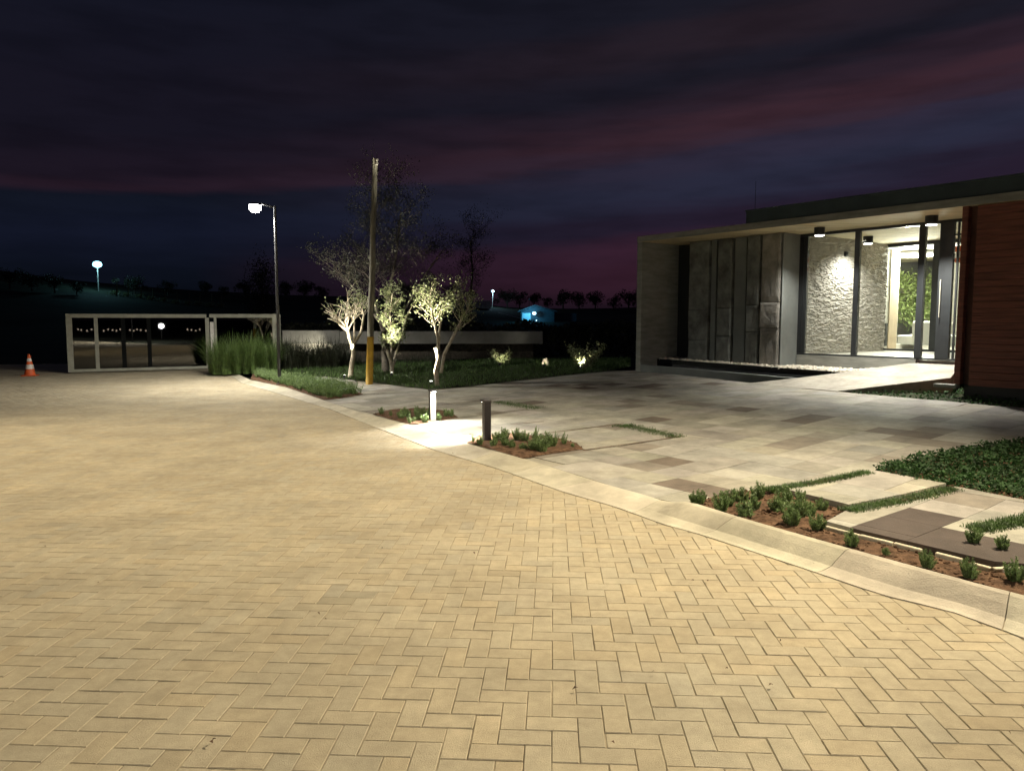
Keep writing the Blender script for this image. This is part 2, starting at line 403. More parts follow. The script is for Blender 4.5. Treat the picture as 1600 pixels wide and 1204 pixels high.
for j in range(-20, 290):
    for i in range(-360, 110):
        k = (i - j) % 4
        if k == 0: x0, y0, x1, y1 = i, j, i + 2, j + 1
        elif k == 3: x0, y0, x1, y1 = i, j, i + 1, j + 2
        else: continue
        x0 *= W; x1 *= W; y0 *= W; y1 *= W
        cx, cy = (x0 + x1) / 2, (y0 + y1) / 2
        wx, wy = cx * ca - cy * sa, cx * sa + cy * ca
        if wy < .9 or abs(wx) > wy * .75 + 1.2: continue
        if not inside((wx, wy), road): continue
        t = 1 + rnd.gauss(0, .024) + .10 * cl(wx, wy) + .06 * noise.noise(Vector((wx * 1.7, wy * 1.7, 9))); hsh = rnd.gauss(0, .012)
        c = [t * (1 + hsh), t, t * (1 - hsh * 1.5)]
        if rnd.random() < .04: c = [v * .93 for v in c]
        for sp, sr, sc in stains:
            dd = math.hypot(wx - sp.x, wy - sp.y) + rnd.uniform(-.03, .03)
            if dd < sr: c = [v * m_ for v, m_ in zip(c, sc)]
        jt = rnd.uniform(-.0012, .0012); zt = rnd.uniform(-.0015, .0012)
        tl = [rnd.uniform(-.0009, .0009) for _ in range(4)]
        x0 += hw + jt; x1 -= hw - jt; y0 += hw; y1 -= hw
        n = len(V); ch = .0032
        for q, (X, Y) in enumerate(((x0, y0), (x1, y0), (x1, y1), (x0, y1))):
            V.append((X * ca - Y * sa, X * sa + Y * ca, zt - .0034 + tl[q]))
        for q, (X, Y) in enumerate(((x0 + ch, y0 + ch), (x1 - ch, y0 + ch), (x1 - ch, y1 - ch), (x0 + ch, y1 - ch))):
            V.append((X * ca - Y * sa, X * sa + Y * ca, zt + tl[q]))
        FC += [(n + 4, n + 5, n + 6, n + 7), (n, n + 1, n + 5, n + 4), (n + 1, n + 2, n + 6, n + 5), (n + 2, n + 3, n + 7, n + 6), (n + 3, n, n + 4, n + 7)]
        C += [tuple(c)] * 5; mb.mi += [0] * 5
mb.build('road', 'paver', kind='structure')
mb = MB()
mb.face([(x, y, -.0048) for x, y in road][::-1]); mb.build('road_bedding', 'sand', kind='structure')

mb = MB(); mb.face([(-14, .9, -.008), (-12, -45, -.008), (3.0, -45, -.008), (3.0, .9, -.008)]); mb.build('road', 'roadfar', kind='structure')
# ------------------------------------------------------------------ forecourt of stone slabs
plaza_px = [(420, 596), (444, 604), (506, 625), (560, 643), (641, 663), (729, 692), (823, 717), (951, 757), (1008, 776), (1075, 789), (1168, 812), (1326, 855), (1435, 886), (1600, 932), (1800, 985),
            (2300, 985), (2300, 700), (1600, 637), (1308, 611), (1166, 597), (993, 578.5), (960, 579), (870, 588), (738, 603), (672, 609), (600, 600), (504, 588), (440, 586)]
plaza = PX(plaza_px)
lawnR = PX([(1362, 738), (1430, 718), (1500, 705), (1600, 690), (1900, 655), (2400, 700), (2300, 950), (1900, 850), (1600, 784), (1540, 775), (1487, 763), (1430, 757)])
bed1 = PX([(582, 647), (612, 656), (641, 663), (660, 662), (690, 657), (716, 652), (700, 642), (655, 637), (610, 640)])
bed2 = PX([(729, 691), (775, 704), (817, 717), (850, 711), (912, 702), (900, 692), (870, 684), (800, 677), (745, 682)])
bed3 = PX([(1079, 786), (1125, 774), (1200, 762), (1262, 778), (1326, 800), (1296, 812), (1291, 826), (1350, 842), (1440, 866), (1553, 892), (1620, 900), (1800, 950), (1800, 990), (1600, 937), (1525, 916), (1435, 891), (1326, 861), (1168, 815)])
bedL = PX([(391, 593), (444, 604), (506, 625), (530, 623), (568, 616), (530, 603), (470, 594), (430, 588), (395, 584)])
P1 = PX([(1207, 767), (1355, 740), (1478, 763), (1325, 797)]); P2 = PX([(1291, 824), (1330, 802), (1492, 768), (1650, 800), (1760, 905), (1553, 889), (1350, 840)])
darkp = PX([(1350, 840), (1425, 822), (1385, 811), (1430, 802), (1512, 820), (1600, 846), (1700, 890), (1553, 890)])
def clip(poly, conv):
    ar = sum(a.x * b.y - b.x * a.y for a, b in zip(conv, conv[1:] + conv[:1])); sg = 1 if ar > 0 else -1
    out = poly
    for a, b in zip(conv, conv[1:] + conv[:1]):
        inp = out; out = []
        def sd(p): return sg * ((b.x - a.x) * (p.y - a.y) - (b.y - a.y) * (p.x - a.x))
        for p, q in zip(inp, inp[1:] + inp[:1]):
            dp, dq = sd(p), sd(q)
            if dp >= 0: out.append(p)
            if (dp >= 0) != (dq >= 0): out.append(p.lerp(q, dp / (dp - dq)))
        if len(out) < 3: return []
    return out
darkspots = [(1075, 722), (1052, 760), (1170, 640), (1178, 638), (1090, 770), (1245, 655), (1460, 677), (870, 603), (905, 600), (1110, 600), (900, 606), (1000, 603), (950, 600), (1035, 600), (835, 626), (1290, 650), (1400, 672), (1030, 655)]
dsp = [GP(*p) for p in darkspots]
def snap(p):
    best = 1e9; o = p
    for a_, b_ in zip(plaza, plaza[1:] + plaza[:1]):
        ab = Vector((b_.x - a_.x, b_.y - a_.y)); ap = Vector((p.x - a_.x, p.y - a_.y)); k = max(0, min(1, ap.dot(ab) / ab.length_squared)); d_ = (ap - ab * k).length
        if d_ < best: best = d_; o = Vector((a_.x + ab.x * k, a_.y + ab.y * k, 0))
    return o
mb = MB(); raised = MB(); used = set(); Q = .405
sr = random.Random(21)
dcell = set((int(math.floor(TS(p)[0] / Q)), int(math.floor(TS(p)[1] / Q))) for p in dsp)
for j in range(-34, 12):
    for i in range(-45, 40):
        if (i, j) in used: continue
        w_, h_ = 1, 1
        r_ = sr.random()
        if (i, j) in dcell: r_ = 1
        if r_ < .18 and (i + 1, j) not in used and (i + 1, j) not in dcell: w_ = 2; used.add((i + 1, j))
        elif r_ < .34 and (i, j + 1) not in dcell: h_ = 2; used.add((i, j + 1))
        used.add((i, j))
        g = .0016; q = [Fp(i * Q + g, j * Q + g), Fp((i + w_) * Q - g, j * Q + g), Fp((i + w_) * Q - g, (j + h_) * Q - g), Fp(i * Q + g, (j + h_) * Q - g)]
        cen = (q[0] + q[2]) / 2
        if not inside(cen, plaza): continue
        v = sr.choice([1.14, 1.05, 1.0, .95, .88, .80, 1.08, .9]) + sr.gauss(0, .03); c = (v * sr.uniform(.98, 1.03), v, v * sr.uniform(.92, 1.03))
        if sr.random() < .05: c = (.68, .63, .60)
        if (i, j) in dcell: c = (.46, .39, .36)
        dz = sr.uniform(-.001, .001)
        for k in range(4):
            if not inside(q[k], plaza): q[k] = snap(q[k])
        if any(inside(cen, P) for P in (lawnR, bed3)) and not (inside(cen, P1) or inside(cen, P2)): pass
        inp = False
        for P in (P1, P2):
            pc = clip(q, P)
            if pc:
                inp = inp or inside(cen, P)
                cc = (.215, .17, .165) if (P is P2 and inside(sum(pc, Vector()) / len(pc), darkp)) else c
                if P is P2 and cc is c: cc = tuple(x * 1.02 for x in c)
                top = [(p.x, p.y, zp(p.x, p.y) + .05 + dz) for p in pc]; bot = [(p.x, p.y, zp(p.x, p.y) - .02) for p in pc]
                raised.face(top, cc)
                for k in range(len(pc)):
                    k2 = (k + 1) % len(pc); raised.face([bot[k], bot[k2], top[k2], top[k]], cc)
        if inp: continue
        if inside(cen, bed3): continue
        top = [(p.x, p.y, zp(p.x, p.y) + dz) for p in q]; bot = [(p.x, p.y, zp(p.x, p.y) - .03) for p in q]
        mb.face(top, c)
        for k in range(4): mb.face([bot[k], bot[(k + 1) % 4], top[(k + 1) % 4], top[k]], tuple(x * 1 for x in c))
mb.build('paving', 'slab', kind='structure')
raised.build('stepping_path', 'slab', kind='structure')
# ------------------------------------------------------------------ planting beds (fine soil sheets)
def sheet(name, poly, m, dz, cell=.08, amp=.02, edge=.12, mound=.0):
    xs = [p.x for p in poly]; ys = [p.y for p in poly]
    b = MB(); bm = bmesh.new()
    vs = [bm.verts.new((p.x, p.y, 0)) for p in poly]; f = bm.faces.new(vs)
    bmesh.ops.triangulate(bm, faces=[f])
    n = int((max(xs) - min(xs)) / cell); 
    for ax, lo, hi in ((0, min(xs), max(xs)), (1, min(ys), max(ys))):
        v = lo + cell
        while v < hi:
            co = [0, 0, 0]; co[ax] = v; no = [0, 0, 0]; no[ax] = 1
            bmesh.ops.bisect_plane(bm, geom=bm.verts[:] + bm.edges[:] + bm.faces[:], plane_co=co, plane_no=no)
            v += cell
    segs = list(zip(poly, poly[1:] + poly[:1]))
    def ed(p):
        best = 9
        for a_, b_ in segs:
            ab = Vector((b_.x - a_.x, b_.y - a_.y)); ap = Vector((p.x - a_.x, p.y - a_.y))
            k = max(0, min(1, ap.dot(ab) / max(1e-9, ab.length_squared))); best = min(best, (ap - ab * k).length)
        return best
    for v in bm.verts:
        e = min(1, ed(v.co) / edge)
        nz_ = noise.noise(Vector((v.co.x * 4, v.co.y * 4, 0))) * .6 + noise.noise(Vector((v.co.x * 14, v.co.y * 14, 5))) * .4
        v.co.z = zp(v.co.x, v.co.y) + dz + e * (mound + amp * nz_)
    bm.normal_update()
    for f in bm.faces:
        if f.normal.z < 0: f.normal_flip()
    me = bpy.data.meshes.new(name); bm.to_mesh(me); bm.free(); me.materials.append(M[m]); me.polygons.foreach_set('use_smooth', [True] * len(me.polygons))
    o = bpy.data.objects.new(name, me); COL.objects.link(o); o['kind'] = 'structure'; return o
sheet('paving_bedding', plaza, 'mortar', -.007, .35, 0, .1)
sheet('soil', bed1, 'soil', .006, .07, .015, .12, .02)
sheet('soil', bed2, 'soil', .006, .07, .02, .12, .02)
sheet('soil', bed3, 'soil', .004, .06, .03, .15, .01)
sheet('soil', bedL, 'soil', .008, .2, .02, .2, .02)
sheet('soil', lawnR, 'soil', .008, .3, .02, .2, .01)
lawnM = PX([(430, 588), (504, 588.5), (600, 600), (672, 609), (738, 603), (870, 588), (960, 579), (985, 574), (985, 560), (900, 562), (700, 566), (440, 572)])
sheet('lawn_soil', lawnM, 'dirt', .006, .6, .01, .3, .02)
cr_ = random.Random(44); b = MB(); bmi = bmesh.new(); bmesh.ops.create_icosphere(bmi, subdivisions=1, radius=1); iv = [v.co.copy() for v in bmi.verts]; if_ = [[v.index for v in f.verts] for f in bmi.faces]; bmi.free()
for P_, n_ in ((bed3, 900), (bed2, 300), (bed1, 200)):
    xs = [p.x for p in P_]; ys = [p.y for p in P_]; k = 0
    while k < n_:
        x, y = cr_.uniform(min(xs), max(xs)), cr_.uniform(min(ys), max(ys))
        if not inside((x, y), P_): continue
        k += 1; sz = cr_.uniform(.004, .014) * (1.6 if cr_.random() < .06 else 1); c_ = Vector((x, y, zp(x, y) + .012)); b.raw([Vector((v.x * sz, v.y * sz * cr_.uniform(.7, 1.1), v.z * sz * .7)) + c_ for v in iv], if_)
b.build('soil_clods', 'soil', kind='stuff', label='loose crumbs and clods of red soil in the planting beds', category='soil')
# haunch of light concrete along the raised path edge
mb = MB()
for a_, b_ in (((1290, 827), (1343, 841)), ((1344, 841), (1395, 853)), ((1397, 853.5), (1440, 864)), ((1462, 869), (1503, 879)), ((1516, 885), (1548, 893)), ((1552, 894), (1604, 891))):
    p, q = GP(*a_), GP(*b_); d_ = (q - p).normalized(); n_ = Vector((-d_.y, d_.x, 0)) * .022
    mb.hexa([p - n_ + Vector((0, 0, -.02)), q - n_ + Vector((0, 0, -.02)), q + n_ + Vector((0, 0, -.02)), p + n_ + Vector((0, 0, -.02))],
            [p - n_ * .7 + Vector((0, 0, .030)), q - n_ * .7 + Vector((0, 0, .028)), q + n_ * .7 + Vector((0, 0, .03)), p + n_ * .7 + Vector((0, 0, .032))], (1.1, 1.1, 1.05))
mb.build('path_edging', 'kerb', bevel=.006, kind='structure')

# ------------------------------------------------------------------ grass & ground cover
def pts_in(poly, n, r):
    xs = [p.x for p in poly]; ys = [p.y for p in poly]; out = []
    while len(out) < n:
        x, y = r.uniform(min(xs), max(xs)), r.uniform(min(ys), max(ys))
        if inside((x, y), poly): out.append((x, y))
    return out
def blades(b, x, y, z, h, w, r, lean=.4, seg=2):
    an = r.uniform(0, 6.28); dx, dy = math.cos(an), math.sin(an); l = r.uniform(.1, lean) * h
    px_, py_ = -dy * w / 2, dx * w / 2
    p1 = (x + dx * l * .3, y + dy * l * .3, z + h * .6); p2 = (x + dx * l, y + dy * l, z + h)
    b.face([(x - px_, y - py_, z), (x + px_, y + py_, z), (p1[0] + px_ * .8, p1[1] + py_ * .8, p1[2]), (p1[0] - px_ * .8, p1[1] - py_ * .8, p1[2])])
    b.face([(p1[0] - px_ * .8, p1[1] - py_ * .8, p1[2]), (p1[0] + px_ * .8, p1[1] + py_ * .8, p1[2]), p2])
gr = random.Random(5)
def strip(b, a_, c_, wd, n, h, dz=.03, bare=None):
    p, q = GP(*a_, dz), GP(*c_, dz); d_ = (q - p); ln = d_.length; d_.normalize(); nn = Vector((-d_.y, d_.x, 0))
    for _ in range(int(n * ln)):
        k = gr.random() * ln; o = gr.gauss(0, wd * .42); o = max(-wd * 1.0, min(wd * 1.0, o)); x = p + d_ * k + nn * o
        if gr.random() < .12 * (1 + noise.noise(Vector((k * 3, 0, 0)))): continue
        blades(b, x.x, x.y, zp(x.x, x.y) + dz - .01, gr.uniform(.4, 1) * h, .005, gr, .9)
def soilstrip(b, a_, c_, wd, dz):
    p, q = GP(*a_, dz), GP(*c_, dz); d_ = (q - p).normalized(); nn = Vector((-d_.y, d_.x, 0)) * wd / 2
    b.face([(x.x, x.y, zp(x.x, x.y) + dz) for x in (p - nn, q - nn, q + nn, p + nn)])
b = MB(); sb = MB()
for s_ in (((1199, 766), (1357, 738), .085, 5200, .045, .045), ((1322, 799), (1490, 764), .10, 5600, .045, .045), ((1522, 828), (1640, 803), .11, 5600, .05, .052), ((975, 663), (1062, 683), .17, 2400, .03, .004), ((958, 664), (985, 666), .14, 2000, .028, .004), ((775, 627), (842, 638), .22, 2000, .028, .004)):
    strip(b, *s_); soilstrip(sb, s_[0], s_[1], s_[2] * .8, s_[5] - .001 if s_[5] > .01 else .003) if s_[5] > .01 else None
for s_ in (((712, 653), (825, 639)), ((770, 665), (850, 658)), ((840, 678), (975, 661)), ((911, 703), (1062, 682)), ((510, 618), (640, 613)), ((500, 611), (620, 607)), ((480, 604), (600, 602)), ((690, 632), (780, 622)), ((1040, 683), (1066, 681))):
    strip(b, s_[0], s_[1], .02, 130, .018, .003); soilstrip(sb, s_[0], s_[1], .028, .0035)
b.build('grass_strips', 'grass', kind='stuff', label='short green grass filling the joints between the stone slabs', category='grass')
sb.build('joint_soil', 'soil', kind='structure')

b = MB()
for x, y in pts_in(lawnM, 26000, gr):
    blades(b, x, y, zp(x, y) + .01, gr.uniform(.04, .11), .012, gr, .8)
b.build('lawn', 'grass', kind='stuff', label='dark green lawn under the uplit trees beyond the forecourt', category='lawn')
b = MB()
near = [p for p in pts_in(lawnR, 60000, gr) if p[0] < p[1] * .74 + .3]
for x, y in near:
    hgt = abs(noise.noise(Vector((x * 2.5, y * 2.5, 1)))) * .06 + .02
    z = zp(x, y) + gr.uniform(.0, .03) + hgt * gr.random() * 1.4
    an = gr.uniform(0, 6.28); b.leaf((x, y, z), (math.cos(an), math.sin(an), gr.uniform(-.2, .9)), gr.uniform(.025, .05), gr.uniform(.018, .032), gr)
b.build('ground_cover', 'cover', kind='stuff', label='dark leafy ground cover in the bed at the right edge', category='ground cover')

# ------------------------------------------------------------------ small shrubs
def shrub_mesh(seed, h=.25, rad=.09, ns=22, leafl=.02):
    r = random.Random(seed); b = MB()
    for k in range(ns):
        an = r.uniform(0, 6.28); out = r.random() ** .7
        d_ = Vector((math.cos(an) * out * .55, math.sin(an) * out * .55, 1)).normalized()
        hh = h * r.uniform(.55, 1) * (1 - .3 * out)
        p0 = Vector((math.cos(an) * out * rad * .3, math.sin(an) * out * rad * .3, -.02))
        bend = Vector((math.cos(an), math.sin(an), 0)) * .12 * hh * out
        def P(u): return p0 + d_ * hh * u + bend * u * u * -.8
        b.tube([P(0), P(.5), P(1)], [.003, .002, .001], 4, cap=False, mi=1)
        nl = int(hh / .0042)
        for i in range(nl):
            u = .12 + .9 * i / nl; a2 = i * 2.4 + r.random(); 
            dd = Vector((math.cos(a2), math.sin(a2), r.uniform(.5, 1.3)))
            b.leaf(P(min(1, u)), dd, 1.35 * leafl * r.uniform(.7, 1.3) * (1 if u < .8 else .8), leafl * .5, r)
    b.mi = [b.mi[i] for i in range(len(b.mi))]
    return b.mesh('rosemary_shrub', ['herb', 'darkbark'])
SM = [shrub_mesh(s, h, ra, n) for s, h, ra, n in ((1, .24, .12, 34), (2, .22, .12, 30), (3, .28, .09, 22), (4, .16, .13, 26), (5, .20, .08, 18), (6, .30, .06, 13))]
def shrub(p, k, sc, label, group):
    o = bpy.data.objects.new('rosemary_shrub', SM[k]); COL.objects.link(o); o.location = p; o.scale = (sc[0], sc[0], sc[1]); o.rotation_euler = (0, 0, rnd.uniform(0, 6.28))
    o['label'] = label; o['category'] = 'shrub'; o['group'] = group; return o
# base px, height px
B3 = [(1093, 787, 26, 0), (1084, 786, 22, 4), (1126, 798, 36, 0), (1137, 790, 30, 1), (1157, 785, 30, 1), (1164, 806, 30, 3), (1178, 794, 28, 1), (1184, 778, 30, 0), (1213, 798, 26, 3), (1224, 790, 36, 0), (1236, 819, 38, 1), (1246, 808, 42, 0), (1250, 782, 24, 2), (1265, 804, 24, 3), (1284, 797, 24, 1), (1275, 828, 34, 2), (1283, 826, 22, 4), (1330, 852, 30, 1), (1384, 866, 14, 3), (1449, 886, 32, 0), (1521, 847, 30, 1), (1566, 857, 26, 1), (1515, 902, 36, 0), (1586, 908, 42, 0)]
def place_bed(lst, where, group):
    lst = sorted(lst)
    for n_, (px, py, hp, k) in enumerate(lst):
        p = GP(px, py, .012)
        hh = 1.12 * hp * p.y / F; mh = (.24, .22, .28, .16, .20, .30)[k]
        if (1500 < px < 1580) and py < 870: p = GP(px, py, .05)
        kind = {0: 'bushy', 1: 'rounded', 2: 'upright', 3: 'low spreading', 4: 'thin', 5: 'slender'}[k]
        sc = hh / mh; shrub(p, k, (sc * (1.0 if k < 5 else .9), sc), '%s green shrub, %s from left %s' % (kind, ordn(n_), where), group)
place_bed(B3, 'in the right kerbside soil strip', 'small shrubs in the right kerbside bed')
B2 = [(739, 690, 13, 5), (750, 694, 14, 1), (757, 687, 18, 2), (775, 690, 20, 2), (771, 697, 16, 1), (786, 689, 24, 0), (790, 697, 18, 1), (800, 700, 16, 1), (808, 688, 24, 2), (820, 690, 20, 0), (837, 694, 24, 2), (833, 704, 22, 0), (846, 706, 28, 0), (853, 699, 28, 0), (862, 698, 22, 1), (868, 693, 20, 5), (882, 695, 22, 5), (838, 682, 18, 5), (818, 703, 14, 3), (895, 699, 9, 4)]
place_bed(B2, 'in the bed by the dark bollard', 'small shrubs by the near bollard')
B1 = [(596, 647, 14, 2), (611, 650, 11, 5), (627, 654, 16, 1), (632, 650, 18, 2), (640, 661, 16, 5), (646, 659, 10, 1), (637, 652, 15, 0), (652, 650, 20, 2), (655, 657, 16, 1), (663, 650, 16, 0), (664, 659, 15, 1), (670, 650, 14, 0), (685, 656, 15, 1), (697, 651, 16, 2), (705, 651, 16, 2)]
place_bed(B1, 'in the bed by the lit bollard', 'small shrubs by the lit bollard')
# low hedge of the same shrubs in the far kerbside bed
b = MB(); hr = random.Random(9); inner_poly = PX([(400, 591), (444, 602.5), (508, 623), (530, 622), (563, 615), (525, 603), (470, 595), (432, 589), (400, 585)])
for x, y in pts_in(inner_poly, 800, hr):
    z = zp(x, y); h_ = hr.uniform(.13, .30)
    for q in range(5):
        an = hr.uniform(0, 6.28); d_ = Vector((math.cos(an) * .4, math.sin(an) * .4, 1)).normalized(); hh = h_ * hr.uniform(.6, 1)
        for i in range(12):
            u_ = .1 + .9 * i / 12; a2 = i * 2.4
            b.leaf(Vector((x, y, z)) + d_ * hh * u_, (math.cos(a2), math.sin(a2), .9), .036, .015, hr)
b.build('low_hedge', 'herb', kind='stuff', label='dense low green shrubs filling the bed around the lamp post foot', category='hedge')

# tall ornamental grass between gate and lamp post, darker behind
def tallgrass(name, x0, x1, y_base, hp, Y, n, m, label, dens=1):
    b = MB(); r = random.Random(hash(name) % 1000 if False else n)
    ncl = n // 55
    for c_i in range(ncl):
        px = r.uniform(x0, x1); Yq = Y + r.uniform(-.8, .8); p0 = atY(px, y_base, Yq); z0 = max(-.02, min(.1, zp(p0.x, p0.y))); hc = hp * r.uniform(.55, 1.1)
        for _ in range(55):
            an = r.uniform(0, 6.28); rr_ = r.random() * .09; p = Vector((p0.x + math.cos(an) * rr_, p0.y + math.sin(an) * rr_, 0)); an += r.gauss(0, .4)
            h_ = hc * r.uniform(.45, 1.0); l = h_ * r.uniform(.05, .75); dx, dy = math.cos(an), math.sin(an); w_ = .0075; prev = None
            for i in range(5):
                u_ = i / 4; c_ = Vector((p.x + dx * l * u_ ** 1.8, p.y + dy * l * u_ ** 1.8, z0 + h_ * (u_ - .22 * u_ ** 3 * min(1.5, l / h_ * 2))))
                s_ = Vector((-dy, dx, 0)) * w_ * (1 - .8 * u_)
                if prev: b.face([prev[0], prev[1], c_ + s_, c_ - s_])
                prev = (c_ - s_, c_ + s_)
    return b.build(name, m, kind='stuff', label=label, category='tall grass')
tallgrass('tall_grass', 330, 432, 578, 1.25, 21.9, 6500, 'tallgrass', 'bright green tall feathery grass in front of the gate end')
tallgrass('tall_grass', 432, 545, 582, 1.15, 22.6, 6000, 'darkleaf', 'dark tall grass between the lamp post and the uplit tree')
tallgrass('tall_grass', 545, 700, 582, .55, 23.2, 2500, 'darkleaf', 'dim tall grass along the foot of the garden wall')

# ------------------------------------------------------------------ trees
def tree(name, base, label, pts_trunk, seed, depth=3, spread=.7, leafn=14, leafl=.06, leafm='olive', barkm='bark', blen=.7, r0=.05, crown_r=.18, upb=.5, sub_from=.5, nbr=4, group=None, kids=(3, 4)):
    r = random.Random(seed); wood = MB(); lv = MB()
    root = thing(name, base, label, 'tree', group)
    base = Vector(base)
    def br(p, d_, ln, rad, dep, leafn=leafn):
        pts = [p]; q = p; dd = d_.copy(); n = 4
        for i in range(n):
            dd = (dd + Vector((r.uniform(-1, 1), r.uniform(-1, 1), r.uniform(-.4, .9) * upb)) * .22).normalized(); q = q + dd * ln / n; pts.append(q)
        wood.tube(pts, [rad * (1 - .55 * i / n) for i in range(n + 1)], 6 if dep < 2 else 4, cap=False)
        if dep >= depth:
            for _ in range(leafn):
                c_ = pts[r.randint(1, n)] + Vector((r.gauss(0, 1), r.gauss(0, 1), r.gauss(0, 1))) * crown_r * .45
                lv.leaf(c_, (r.uniform(-1, 1), r.uniform(-1, 1), r.uniform(-.2, 1.2)), leafl * r.uniform(.7, 1.3), leafl * .38, r)
            return
        for _ in range(r.randint(*kids)):
            k = r.randint(2, n); a_ = Vector((r.uniform(-1, 1), r.uniform(-1, 1), r.uniform(-.2, 1) * upb)).normalized()
            nd = (dd * (1 - spread * .5) + a_ * spread).normalized()
            br(pts[k], nd, ln * r.uniform(.5, .75), rad * (.5 if leafn > 3 else .66) * (1 - .1 * k / n), dep + 1, leafn)
    for tp in pts_trunk:           # list of stems: each (points, r0, r1)
        P_ = [base + Vector(x) for x in tp[0]]; n = len(P_) - 1
        wood.tube(P_, [tp[1] + (tp[2] - tp[1]) * i / n for i in range(n + 1)], 10)
        L_ = (P_[-1] - P_[-2]).normalized()
        for k in range(tp[3]):
            u_ = sub_from + (1 - sub_from) * (k + .5) / tp[3]; i = min(n - 1, int(u_ * n)); p = P_[i].lerp(P_[i + 1], u_ * n - i)
            a_ = Vector((r.uniform(-1, 1), r.uniform(-1, 1), r.uniform(0, 1) * upb)).normalized()
            br(p, (L_ * (1 - spread * .6) + a_ * spread).normalized(), blen * r.uniform(.6, 1.1), tp[2] * .55, 1, *([tp[4]] if len(tp) > 4 else []))
    wood.build('trunk', barkm, root, smooth=True); lv.build('crown', leafm, root)
    return root
b1_ = GP(547, 590); b2_ = GP(613, 586); b3_ = GP(683, 604)
tree('olive_tree', b1_, 'leaning tree lit from below left of the yellow-footed pole, with finger-like branches', [([(0, 0, -.05), (.04, 0, .3), (.10, 0, .62), (.07, 0, .85)], .065, .055, 0), ([(.07, 0, .83), (.0, -.02, 1.05), (-.03, -.04, 1.25), (-.10, -.05, 1.45)], .05, .034, 16, 2), ([(.09, 0, .83), (.28, .1, 1.15), (.34, .2, 1.6), (.3, .2, 1.7)], .04, .018, 6, 12), ([(.1, .1, .9), (.05, .4, 1.4), (-.15, .6, 1.8)], .03, .015, 3, 8)], 3, depth=2, leafn=34, leafl=.07, blen=.55, spread=.85, crown_r=.16, barkm='palebark')
tree('olive_tree', b2_, 'sparse multi-stemmed tree with white pruned stubs, lit from below, right of the pole', [([(0, 0, -.05), (-.02, 0, .3), (-.12, 0, .62), (-.2, 0, .68)], .055, .045, 0), ([(0, 0, .2), (.08, .02, .45), (.2, .03, .58)], .045, .04, 0), ([(-.05, 0, .3), (.0, .05, .9), (-.05, .05, 1.5), (.02, .05, 2.1)], .03, .012, 22), ([(.05, 0, .4), (.2, .1, .9), (.35, .2, 1.5), (.6, .2, 1.95)], .03, .012, 3)], 8, depth=2, leafn=16, leafl=.085, blen=.36, spread=.8, sub_from=.1, crown_r=.12)
tree('olive_tree', b3_, 'fork-stemmed tree with round uplit crown behind the lit bollard', [([(0, 0, -.05), (-.02, 0, .35), (.04, 0, .6), (-.02, 0, .85)], .055, .04, 0), ([(.03, 0, .8), (.02, 0, 1.1), (-.08, 0, 1.5), (-.16, 0, 1.95)], .032, .018, 13), ([(.04, 0, .8), (.05, .1, 1.2), (.1, .1, 1.6), (.25, .1, 2.1)], .028, .014, 12), ([(.08, .05, .3), (.15, .1, .7), (.38, .12, 1.15), (.55, .15, 1.5), (.7, .2, 1.75)], .04, .02, 11)], 12, depth=2, leafn=16, leafl=.065, blen=.40, spread=.85, sub_from=.45, crown_r=.15)
for n_, (px, py, nm, mm, sc, lab) in enumerate(((785, 571, 'shrub', 'olive', .55, 'small uplit pale green shrub on the far lawn below the garden wall'), (915, 578, 'shrub', 'olive', .9, 'rounded bronze-green bush lit at its foot near the house corner'))):
    q = GP(px, py); r = random.Random(60 + n_); b = MB(); wd = MB()
    root = thing('garden_shrub', q, lab, 'shrub')
    for k in range(26 if n_ else 12):
        an = r.uniform(0, 6.28); d_ = Vector((math.cos(an) * .8, math.sin(an) * .8, 1.0)).normalized(); hh = sc * r.uniform(.45, .95)
        e_ = q + d_ * hh; wd.tube([q, q + d_ * hh * .5 + Vector((0, 0, .03)), e_], [.01, .006, .003], 4, cap=False)
        for i in range(46): b.leaf(q + d_ * hh * r.uniform(.3, 1.05) + Vector((r.gauss(0, .05), r.gauss(0, .05), r.gauss(0, .05))), (r.uniform(-1, 1), r.uniform(-1, 1), r.uniform(0, 1)), .07, .028, r)
    wd.build('stem', 'darkbark', root); b.build('foliage', mm, root)
q = GP(851, 572); b = MB(); root = thing('cut_stump', q, 'short pale forked stump lit white on the far lawn', 'tree stump')
b.tube([q + Vector((-.05, 0, -.03)), q + Vector((-.045, 0, .1)), q + Vector((.0, 0, .2))], [.03, .03, .035], 8)
b.tube([q + Vector((.06, 0, -.03)), q + Vector((.06, 0, .12)), q + Vector((.03, 0, .22))], [.04, .045, .04], 8)
b.build('trunk', 'bark', root)

big = GP(602, 582)
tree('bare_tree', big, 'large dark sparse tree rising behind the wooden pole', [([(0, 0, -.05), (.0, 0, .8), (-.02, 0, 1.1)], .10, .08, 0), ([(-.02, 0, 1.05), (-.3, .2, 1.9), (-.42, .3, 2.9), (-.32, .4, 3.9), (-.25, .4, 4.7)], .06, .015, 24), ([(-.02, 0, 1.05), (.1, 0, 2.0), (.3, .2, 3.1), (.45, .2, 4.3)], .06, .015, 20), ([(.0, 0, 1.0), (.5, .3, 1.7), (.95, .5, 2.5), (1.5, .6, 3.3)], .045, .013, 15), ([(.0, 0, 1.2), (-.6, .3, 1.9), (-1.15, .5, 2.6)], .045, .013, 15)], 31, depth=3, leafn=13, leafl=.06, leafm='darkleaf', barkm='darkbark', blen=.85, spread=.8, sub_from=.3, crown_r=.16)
tb = atY(735, 520, 30); tb.z = zp(tb.x, tb.y)
